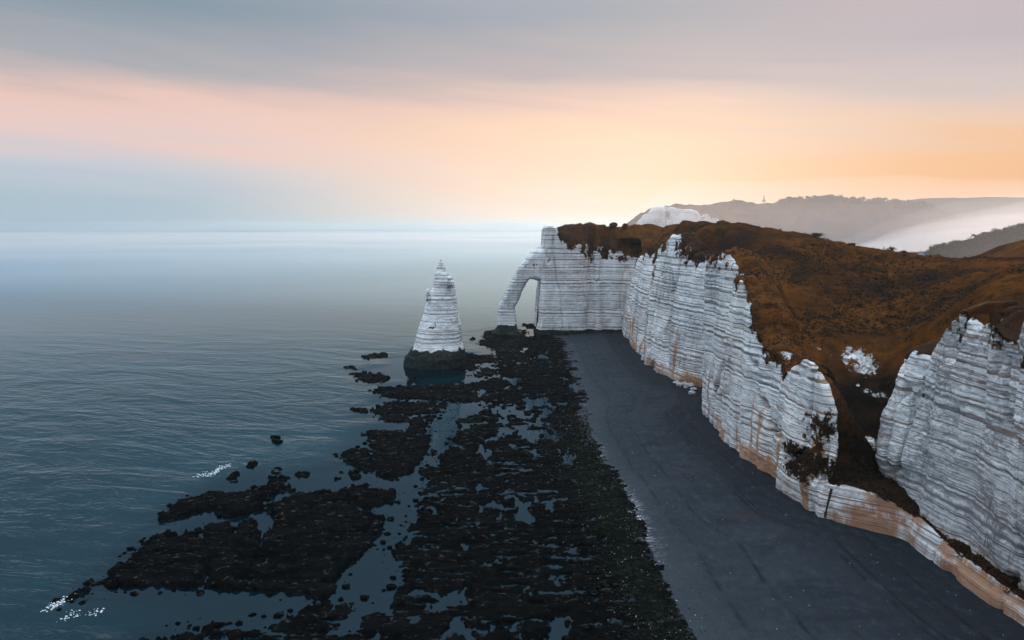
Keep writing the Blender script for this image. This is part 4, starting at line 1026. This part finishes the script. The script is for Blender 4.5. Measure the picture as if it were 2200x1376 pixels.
# ------------------------------------------------------------------ bushes on the turf ridge
def surf(x, y, Y0=120, Y1=520):
    """where the line of sight through a photo position meets the turf"""
    Ys = np.linspace(Y0, Y1, 900); pts = np.array([atY(x, y, q) for q in Ys])
    g = ground_z(pts[:, 0], pts[:, 1]); k = np.where(pts[:, 2] < g)[0]
    return np.array([pts[k[0], 0], pts[k[0], 1], g[k[0]]]) if len(k) else None
def skyline(x, Y0=150, Y1=330):
    Ys = np.linspace(Y0, Y1, 300); pts = np.stack([(x - 1100) / FPX * (Ys * CP + 1.5), Ys], 1)
    g = ground_z(pts[:, 0], pts[:, 1]); yy = shot(np.stack([pts[:, 0], pts[:, 1], g], 1))[:, 1]
    k = int(np.argmin(yy)); return np.array([pts[k, 0], pts[k, 1], g[k]])
def tube(path, r0, r1, n=6):
    path = np.asarray(path, float); m = len(path); V = []
    for i, p in enumerate(path):
        t = path[min(i + 1, m - 1)] - path[max(i - 1, 0)]; t /= np.linalg.norm(t) + 1e-9
        u = np.cross(t, [0.3, .9, .2]); u /= np.linalg.norm(u); w = np.cross(t, u); r = r0 + (r1 - r0) * i / (m - 1)
        for k in range(n):
            a = 2 * math.pi * k / n; V.append(p + r * (u * math.cos(a) + w * math.sin(a)))
    return np.array(V), grid_faces(m, n, True)
def merge(parts):
    Vs, Fs, o = [], [], 0
    for v, f in parts: Vs.append(v); Fs.append(np.asarray(f) + o); o += len(v)
    return np.concatenate(Vs), np.concatenate(Fs)
BUSH = [(1912, 5.0, 3.0, 'bare spiky bush, largest on the turf skyline'), (1941, 3.6, 2.2, 'lower bush just right of the largest skyline bush'), (1828, 3.6, 1.2, 'small round bush where the turf skyline steps down'),
        (1752, 7.0, 1.3, 'wide low bush mound on the crest of the turf'), (1872, 2.2, 1.2, 'tiny bush on the skyline left of the largest bush')]
for k, (bx_, w_, h_, lab) in enumerate(BUSH):
    p_ = skyline(bx_); e = empty('bush', tuple(p_), lab, 'bush', 'bushes on the turf skyline')
    rr_ = np.random.default_rng(60 + k); parts, cc, rd = [], [], []
    for q in range(26):
        a = rr_.random() * 6.28; tip = np.array([math.cos(a) * w_ * .5 * rr_.random(), math.sin(a) * w_ * .4 * rr_.random(), h_ * (.55 + .5 * rr_.random())])
        root = np.array([tip[0] * .45, tip[1] * .45, -.3]); mid_ = (root + tip) / 2 + rr_.normal(size=3) * .15
        parts.append(tube([root, mid_, tip], .07, .015, 5)); cc += [mid_ * [1, 1, .5], tip * [1, 1, .7]]; rd += [w_ * .16, w_ * .11]
    V, F = merge(parts); mesh_obj('stems', V, F, [M_TWIG], parent=e)
    V, F = leaf_cloud(cc, rd, 46, .10, 80 + k); mesh_obj('leaves', V, F, [M_LEAF], parent=e, smooth=False)

# ------------------------------------------------------------------ rough scrub over the turf and the gully
r_ = np.random.default_rng(9)
iy_, ix_ = r_.integers(20, 330, 14000), r_.integers(3, 100, 14000)
pp = TP[iy_, ix_] + np.stack([r_.normal(size=14000) * .4, r_.normal(size=14000) * .4, np.zeros(14000)], 1)
dens = fbm(pp[:, 0] * .05, pp[:, 1] * .05, 0, 95, 4)
vis = (dens + .5 * r_.random(14000) > .18)
pp = pp[vis]; rr0 = .30 + .5 * r_.random(len(pp)); big_ = r_.random(len(pp)) < .10; rr0 = np.where(big_, .9 + .9 * r_.random(len(pp)), rr0)
V, F = leaf_cloud(np.concatenate([pp, pp[big_], pp[big_], pp[big_]]) + [0, 0, .15], np.concatenate([rr0, rr0[big_], rr0[big_] * .9, rr0[big_] * .8]), 15, .17, 30, .6)
mesh_obj('scrub', V, F, [M_LEAF], smooth=False, kind='stuff', label='low dry scrub dotted over the brown turf slope')
iy_ = r_.integers(0, P.shape[0], 60000); ix_ = r_.integers(0, P.shape[1], 60000)
k = VEG[iy_, ix_] > .6; iy_, ix_ = iy_[k][:15000], ix_[k][:15000]
V, F = leaf_cloud(P[iy_, ix_] + [0, 0, .1], .3 + .4 * r_.random(len(ix_)), 12, .15, 31, .6)
mesh_obj('scrub', V, F, [M_LEAF], smooth=False, kind='stuff', label='tufts of dry plants clinging to the top of the chalk wall')

# ------------------------------------------------------------------ chalk outcrops in the gully
for k, (x, y, Y_, r3) in enumerate([(1826, 780, 181, (3.6, 3.0, 3.6)), (1814, 766, 184, (2.0, 2.0, 2.4)), (1846, 800, 180, (3.4, 2.4, 1.6)), (1838, 962, 161, (2.8, 2.8, 3.0)), (1806, 1008, 156, (2.2, 2.2, 2.6)),
                               (1880, 754, 188, (4.4, 2.4, 1.2)), (1865, 838, 174, (3.4, 2.2, 1.1))]):
    s_ = surf(x, y, 145, 300) if k not in (3, 4) else atY(x, y + 8, 157.5)
    if s_ is None: s_ = atY(x, y, Y_)
    u_ = np.linspace(-1, .97, 46); rad_ = np.sqrt(1 - np.abs(u_) ** 2.6)
    cen_ = (s_ + [1.9, 1.9, -.8])[None] + np.stack([u_ * r3[2] * .35, u_ * r3[2] * .25, u_ * r3[2]], 1)
    one = np.ones((46, 1))
    RO = ring_sheet(cen_, one * np.array([[1.0, 0, 0]]), one * np.array([[0, 1.0, 0]]), rad_ * r3[0], rad_ * r3[1], 60, 2.6)
    PO, BO = wrap_detail(RO, 1.7, .12, 900 + 50 * k)
    no = fbm(PO[..., 0] * .35, PO[..., 1] * .35, PO[..., 2] * .35, 905 + k, 4)
    mesh_obj('outcrop', PO.reshape(-1, 3), grid_faces(46, 60, True), [M_CHALK], parent=hill, attrs=dict(veg=np.clip(.46 + .7 * no + .25 * sstep(0, 1, np.broadcast_to(u_[:, None], no.shape)), 0, 1), stain=no * 0, weed=no * 0, band=BO))

# ------------------------------------------------------------------ boulders, pale stones
BL = [(1452, 823, 1.2, 'pale boulder, leftmost of the fallen blocks at the wall foot'), (1461, 828, 1.7, 'low pale boulder second from left under the far wall'), (1472, 824, 1.0, 'small pale boulder near the orange cliff foot'),
      (1480, 831, 2.2, 'largest pale fallen block beside the projecting buttress'), (1490, 838, 1.4, 'pale boulder touching the projecting buttress foot'), (1487, 846, 1.6, 'flat pale block nearest the camera in the fallen group')]
for k, (x, y, r0, lab) in enumerate(BL):
    p_ = atZ(x, y, 2.6); o = lump('boulder', (0, 0, 0), (r0, r0 * .8, r0 * .5), 30 + k, M_BOULDER, n=16, flat=.4, attrs=False, label=lab, cat='boulder', group='fallen chalk blocks at the cliff foot')
    o.location = (p_[0], p_[1], 2.6 + r0 * .2)
# pebbles: loose stones scattered on the shingle
r_ = np.random.default_rng(14); n = 11000
yy = 100 + 320 * r_.random(n) ** 1.6; t_ = r_.random(n); xe_ = np.interp(yy, by, bx); xc_ = np.interp(yy, cy, cx)
ex = r_.random(n) < .45; t_ = np.where(ex, np.abs(r_.normal(size=n)) * .06 - .03, t_)
X_ = xe_ + (xc_ - xe_) * t_
ky = np.clip(np.searchsorted(gy, yy), 1, len(gy) - 1); kt = np.clip(((t_ + .35) / 1.7 * 149).astype(int), 0, 149); Z_ = BZ[ky, kt]
sz_ = (.035 + .11 * r_.random(n) ** 4) * np.where(ex, 1.4, 1.0)
oct_ = np.array([[1, 0, 0], [0, 1, 0], [-1, 0, 0], [0, -1, 0], [0, 0, .7], [0, 0, -.7]], float); of = np.array([[0, 1, 4], [1, 2, 4], [2, 3, 4], [3, 0, 4], [1, 0, 5], [2, 1, 5], [3, 2, 5], [0, 3, 5]])
V = (oct_[None] * (1 + .3 * r_.normal(size=(n, 6, 1)))) * sz_[:, None, None] + np.stack([X_, yy, Z_ + .03], 1)[:, None]
F = of[None] + (np.arange(n) * 6)[:, None, None]
pale = r_.random(n) < .09
mi = np.repeat(np.where(pale, 0, 1), 8)
M_PEB = plain_mat('dark_pebble', (0.022, 0.025, 0.028), var=.4)
mesh_obj('pebbles', V.reshape(-1, 3), F.reshape(-1, 3), [M_BOULDER, M_PEB], smooth=True, kind='stuff', label='loose pale and dark pebbles strewn over the shingle', matidx=mi)
# cobbles along the toe of the beach and over the platform's inner edge
n = 9000; yy = 95 + 150 * r_.random(n) ** 1.3; X_ = np.interp(yy, by, bx) - np.abs(r_.normal(size=n)) * 7 + 1.5
sz_ = .10 + .30 * r_.random(n) ** 3
V = (oct_[None] * (1 + .35 * r_.normal(size=(n, 6, 1)))) * sz_[:, None, None] + np.stack([X_, yy, .45 + .25 * r_.random(n)], 1)[:, None]
F = of[None] + (np.arange(n) * 6)[:, None, None]
mi = np.repeat(np.where((r_.random(n) < .10) & (sz_ < .16), 0, 1), 8)
M_COB = plain_mat('weedy_cobble', (0.005, 0.007, 0.005), var=.6, scale=2)
mesh_obj('cobbles', V.reshape(-1, 3), F.reshape(-1, 3), [M_BOULDER, M_COB], smooth=True, kind='stuff', label='weedy cobbles between the platform and the shingle', matidx=mi)

# ------------------------------------------------------------------ foam where the swell breaks on the rocks
def foam(lab, pts, n, seed):
    r = np.random.default_rng(seed); parts = []
    w = np.array([atZ(x, y, 0.05) for x, y in pts])
    for k in range(n):
        i = r.integers(0, len(w) - 1); f = r.random(); c = w[i] * (1 - f) + w[i + 1] * f + [r.normal() * .6, r.normal() * .8, 0]
        m = 9; a = np.linspace(0, 2 * np.pi, m, endpoint=False); rr = (.03 + .13 * r.random() ** 2) * (.6 + .6 * r.random(m))
        ring = np.stack([c[0] + rr * np.cos(a) * 1.6, c[1] + rr * np.sin(a) * 1.1, np.full(m, .03 + .002 * (k % 20))], 1)
        top_ = c + [0, 0, .10 + .10 * r.random()]
        parts.append((np.concatenate([ring, top_[None]]), np.array([[q, (q + 1) % m, m] for q in range(m)])))
    V, F = merge(parts); mesh_obj('foam', V, F, [M_FOAM], kind='stuff', label=lab)
foam('white foam of the wave breaking on the outer rocks', [(448, 1022), (462, 1014), (474, 1006), (492, 1000)], 200, 1)
foam('small patch of white foam left of the breaking wave', [(422, 1023), (434, 1020), (440, 1022)], 45, 2)
foam('white foam streak at the lower left corner', [(104, 1308), (122, 1298), (136, 1290), (152, 1286)], 130, 3)
foam('flecks of foam in the dark water beside the left ridge', [(130, 1330), (160, 1318), (190, 1322), (210, 1316)], 60, 4)

# ------------------------------------------------------------------ fence and railing on the cliff top
def box(c, s, rot=0.0):
    v = np.array([[x, y, z] for x in (-.5, .5) for y in (-.5, .5) for z in (-.5, .5)]) * s
    cz, sz2 = math.cos(rot), math.sin(rot); v = v @ np.array([[cz, sz2, 0], [-sz2, cz, 0], [0, 0, 1]]) + c
    return v, np.array([[0, 1, 3, 2], [4, 6, 7, 5], [0, 4, 5, 1], [2, 3, 7, 6], [0, 2, 6, 4], [1, 5, 7, 3]])
def railing(lab, p0, p1, n, hgt, cat='railing'):
    p0, p1 = np.array(p0, float), np.array(p1, float); e = empty('railing', tuple(p0), lab, cat); d = p1 - p0; an = math.atan2(d[1], d[0]); Lr = np.linalg.norm(d[:2])
    for k in range(n):
        q = d * k / (n - 1); V, F = box(q + [0, 0, hgt / 2 - .3], (.14, .14, hgt + .6), an); mesh_obj('post', V, F, [M_TIMBER], parent=e, smooth=False)
    for hz in (.45, .95):
        q = d / 2 + [0, 0, hgt * hz]; V, F = box(q, (Lr, .07, .12), an); V[:, 2] += (V @ np.array([math.cos(an), math.sin(an), 0]) - (d[:2] @ [math.cos(an), math.sin(an)]) / 2) * (d[2] / Lr)
        mesh_obj('rail', V, F, [M_TIMBER], parent=e, smooth=False)
a0, a1 = atY(1350, 489, 440), atY(1385, 489, 432)
railing('timber railing along the headland crest before the far cliffs', a0, a1, 9, 1.3)
pk = np.array(wcol((1410, 796), (1425, 650), (1455, 509))[3]) + [1.2, 0, .2]
railing('tiny lookout railing on the tip of the chalk pinnacle', pk, pk + [3.0, .3, 0], 4, 1.3)
for k, (x, y, Yq, r3, lab) in enumerate([(1318, 482, 440, (2.6, 2.4, 1.6), 'brown knoll on the headland crest, left of the two'), (1343, 485, 438, (1.9, 1.8, 1.9), 'round brown knoll beside the cliff top railing')]):
    c = atY(x, y, Yq); o = lump('knoll', (0, 0, 0), r3, 50 + k, M_VEG, n=18, attrs=False, label=lab, cat='knoll'); o.location = tuple(c + [0, 0, -.6])

# ------------------------------------------------------------------ drain pipe down the rock bench
p0, p1 = atZ(1777, 1108, 3.0) + [-.6, -.3, -.3], atY(1792, 1052, 150.5) + [-.6, 0, .2]
e = empty('drain_pipe', tuple(p0), 'dark iron pipe running down the orange rock bench', 'pipe')
V, F = tube([[0, 0, 0], (p1 - p0) * .5, p1 - p0], .28, .28, 10); mesh_obj('pipe', V, F, [M_IRON], parent=e)
for f in (.15, .5, .85):
    V, F = box((p1 - p0) * f, (.8, .35, .18)); mesh_obj('bracket', V, F, [M_IRON], parent=e, smooth=False)

# ------------------------------------------------------------------ house in the valley, chapel and monument on the far headland
def gable(w, d, h, rh, oh=.35):
    x, y = w / 2 + oh, d / 2 + oh
    V = np.array([[-x, -y, h], [x, -y, h], [x, y, h], [-x, y, h], [-x, 0, h + rh], [x, 0, h + rh]]); F = [np.array([[0, 1, 5, 4], [2, 3, 4, 5], [3, 2, 1, 0]]), np.array([[1, 2, 5], [3, 0, 4]])]
    return V, F
def house(lab, c, w, d, h, rh, rot):
    e = empty('house', tuple(c), lab, 'house', 'houses in the misty valley'); e.rotation_euler = (0, 0, rot)
    V, F = box((0, 0, h / 2 - 1), (w, d, h + 2)); mesh_obj('wall', V, F, [M_WHITE], parent=e, smooth=False)
    V, F = gable(w, d, h + .004, rh); rf = mesh_obj('roof', V, F, [M_SLATE], parent=e, smooth=False)
    V, F = box((w * .3, 0, h + rh), (.8, .8, 2.0)); mesh_obj('chimney', V, F, [M_STONE], parent=rf, smooth=False)
    for zz3 in (h * .25, h * .68):
        for xx3 in (-w * .28, 0, w * .28):
            V, F = box((xx3, -d / 2 - .03, zz3 + .3), (1.0, .12, 1.4)); mesh_obj('window', V, F, [M_GLASS], parent=e, smooth=False)
house('white house with dark roof at the foot of the wooded hill', atY(1973, 557, 590), 5.5, 5, 4.6, 1.6, .3)
house('lower white house beside the taller one below the woods', atY(1988, 559, 585), 5, 4.5, 3.2, 1.4, -.2)
c = atY(1581, 443, 1285)
e = empty('chapel', tuple(c), 'tiny chapel with a needle spire on the far headland', 'chapel')
V, F = box((0, 0, 1.2), (9, 5, 4.4)); mesh_obj('nave', V, F, [M_STONE], parent=e, smooth=False)
V, F = gable(9, 5, 3.404, 2.6); mesh_obj('roof', V, F, [M_SLATE], parent=e, smooth=False)
V, F = box((-5, 0, 3.5), (2.4, 2.4, 9)); mesh_obj('tower', V, F, [M_STONE], parent=e, smooth=False)
V = np.array([[-6.3, -1.3, 8], [-3.7, -1.3, 8], [-3.7, 1.3, 8], [-6.3, 1.3, 8], [-5, 0, 15]]); mesh_obj('spire', V, [np.array([[0, 1, 4], [1, 2, 4], [2, 3, 4], [3, 0, 4]]), np.array([[3, 2, 1, 0]])], [M_SLATE], parent=e, smooth=False)
c = atY(1641, 433, 1288)
e = empty('monument', tuple(c), 'slim pointed monument mast on the far headland crest', 'monument')
V, F = box((0, 0, .6), (5, 5, 3)); mesh_obj('plinth', V, F, [M_STONE], parent=e, smooth=False)
V = np.array([[-1.2, -1.2, 2.1], [1.2, -1.2, 2.1], [1.2, 1.2, 2.1], [-1.2, 1.2, 2.1], [0, 0, 14.5]]); mesh_obj('shaft', V, [np.array([[0, 1, 4], [1, 2, 4], [2, 3, 4], [3, 0, 4]]), np.array([[3, 2, 1, 0]])], [M_STONE], parent=e, smooth=False)

# ================================================================== mist and haze
def volume_mat(name, density, colour, g):
    m = bpy.data.materials.new(name); m.use_nodes = True; t = NT(m.node_tree); t.n.clear()
    o = t.node('ShaderNodeOutputMaterial'); v = t.node('ShaderNodeVolumePrincipled')
    v.inputs['Color'].default_value = (*colour, 1); v.inputs['Density'].default_value = density; v.inputs['Anisotropy'].default_value = g
    t.l.new(v.outputs[0], o.inputs['Volume']); return m
def fog_body(name, xs, ys, topf, bottom, mat, lab):
    X, Y = np.meshgrid(xs, ys); Zt = topf(X, Y); Zt = np.maximum(Zt, bottom + .2)
    nr_, nc_ = X.shape; T1 = np.stack([X, Y, Zt], -1).reshape(-1, 3); B1 = np.stack([X, Y, np.full_like(X, bottom)], -1).reshape(-1, 3); N = len(T1)
    Fa = grid_faces(nr_, nc_); sides = []
    idx = np.arange(N).reshape(nr_, nc_); loop_ = np.concatenate([idx[0, :-1], idx[:-1, -1], idx[-1, :0:-1], idx[:0:-1, 0]])
    nx = np.roll(loop_, -1); sides = np.stack([nx, loop_, loop_ + N, nx + N], 1)
    return mesh_obj(name, np.concatenate([T1, B1]), np.concatenate([Fa, Fa[:, ::-1] + N, sides]), [mat], kind='stuff', label=lab)
fog_body('fog_bank', np.linspace(-6000, 700, 110), np.concatenate([np.linspace(430, 1500, 50), np.linspace(1550, 9000, 50)]),
         lambda X, Y: (3.6 + 9 * sstep(430, 2300, Y) + (1.5 + 5 * sstep(800, 2500, Y)) * fbm(X * .002, Y * .003, 0, 800, 4)) * sstep(430, 620, Y + .35 * X) * sstep(8600, 3000, Y + 900 * fbm(X * .0015, Y * .0015, 0, 802, 3)) * sstep(-6000, -4500, X) * sstep(700, 200, X), 0.3,
         volume_mat('sea_fog', 0.0036, (.66, .745, .81), .45), 'low white fog bank lying on the sea towards the horizon')
for k, (fz, dn, lab) in enumerate([(.66, .0060, 'pinkish white fog filling the valley behind the turf ridge'), (.78, .0030, 'thinner peach fog above the valley floor fog'),
                                   (.90, .0018, 'faint peach veil over the valley fog'), (1.02, .0010, 'faintest upper veil of mist over the valley')]):
    fog_body('fog_bank', np.linspace(330, 2600, 110), np.linspace(690, 1150, 36),
             lambda X, Y: (fz * (40 + 68 * sstep(330, 700, X)) + (4 + 2 * k) * fbm(X * .007, Y * .007, k, 810 + 7 * k, 4)) * sstep(330, 480 + 40 * k, X + 80 * fbm(X * .008, Y * .008, 1, 811 + k, 3)) * np.clip(np.sin(np.pi * (Y - 690) / 460), 0, 1) ** .8, 0.5 + .05 * k,
             volume_mat('valley_fog', dn * 1.1, (1.0, .94, .89), .35), lab)
fog_body('fog_bank', np.linspace(40, 2600, 110), np.linspace(740, 1130, 26),
         lambda X, Y: (138 + 10 * fbm(X * .004, Y * .006, 0, 820, 3)) * sstep(40, 240, X) * np.clip(np.sin(np.pi * (Y - 740) / 390), 0, 1) ** 1.3, 0.4,
         volume_mat('bay_mist', 0.0019, (1.0, .93, .91), .35), 'mauve mist veiling the far headland')
fog_body('fog_bank', np.linspace(180, 1200, 50), np.linspace(440, 555, 16),
         lambda X, Y: (105 + 8 * fbm(X * .01, Y * .01, 0, 850, 3)) * sstep(180, 420, X) * np.clip(np.sin(np.pi * (Y - 440) / 115), 0, 1) ** 1.2, 14.0,
         volume_mat('wood_mist', 0.0024, (1.0, .93, .90), .4), 'thin mist before the wooded hillside')
fog_body('fog_bank', np.linspace(-14000, 3000, 110), np.linspace(3600, 13000, 60),
         lambda X, Y: (100 + 60 * fbm(X * .0009, Y * .0006, 0, 840, 4)) * sstep(3600, 11000, Y + 1500 * fbm(X * .0012, Y * .0012, 0, 841, 4)) * sstep(13000, 12000, Y) * sstep(-14000, -11000, X) * sstep(3000, 500, X), 0.7,
         volume_mat('horizon_mist', 0.0006, (.58, .69, .77), .5), 'distant mist hiding the sea horizon')
V, F = box((0, 11500, 104), (47000, 24500, 212)); V[:, 2] = np.where(V[:, 2] < 50, -1.5, 214)
mesh_obj('haze', V, F, [volume_mat('haze_air', 0.00004, (.50, .64, .74), .55)], smooth=False, kind='stuff', label='thin bluish morning haze over sea and coast')
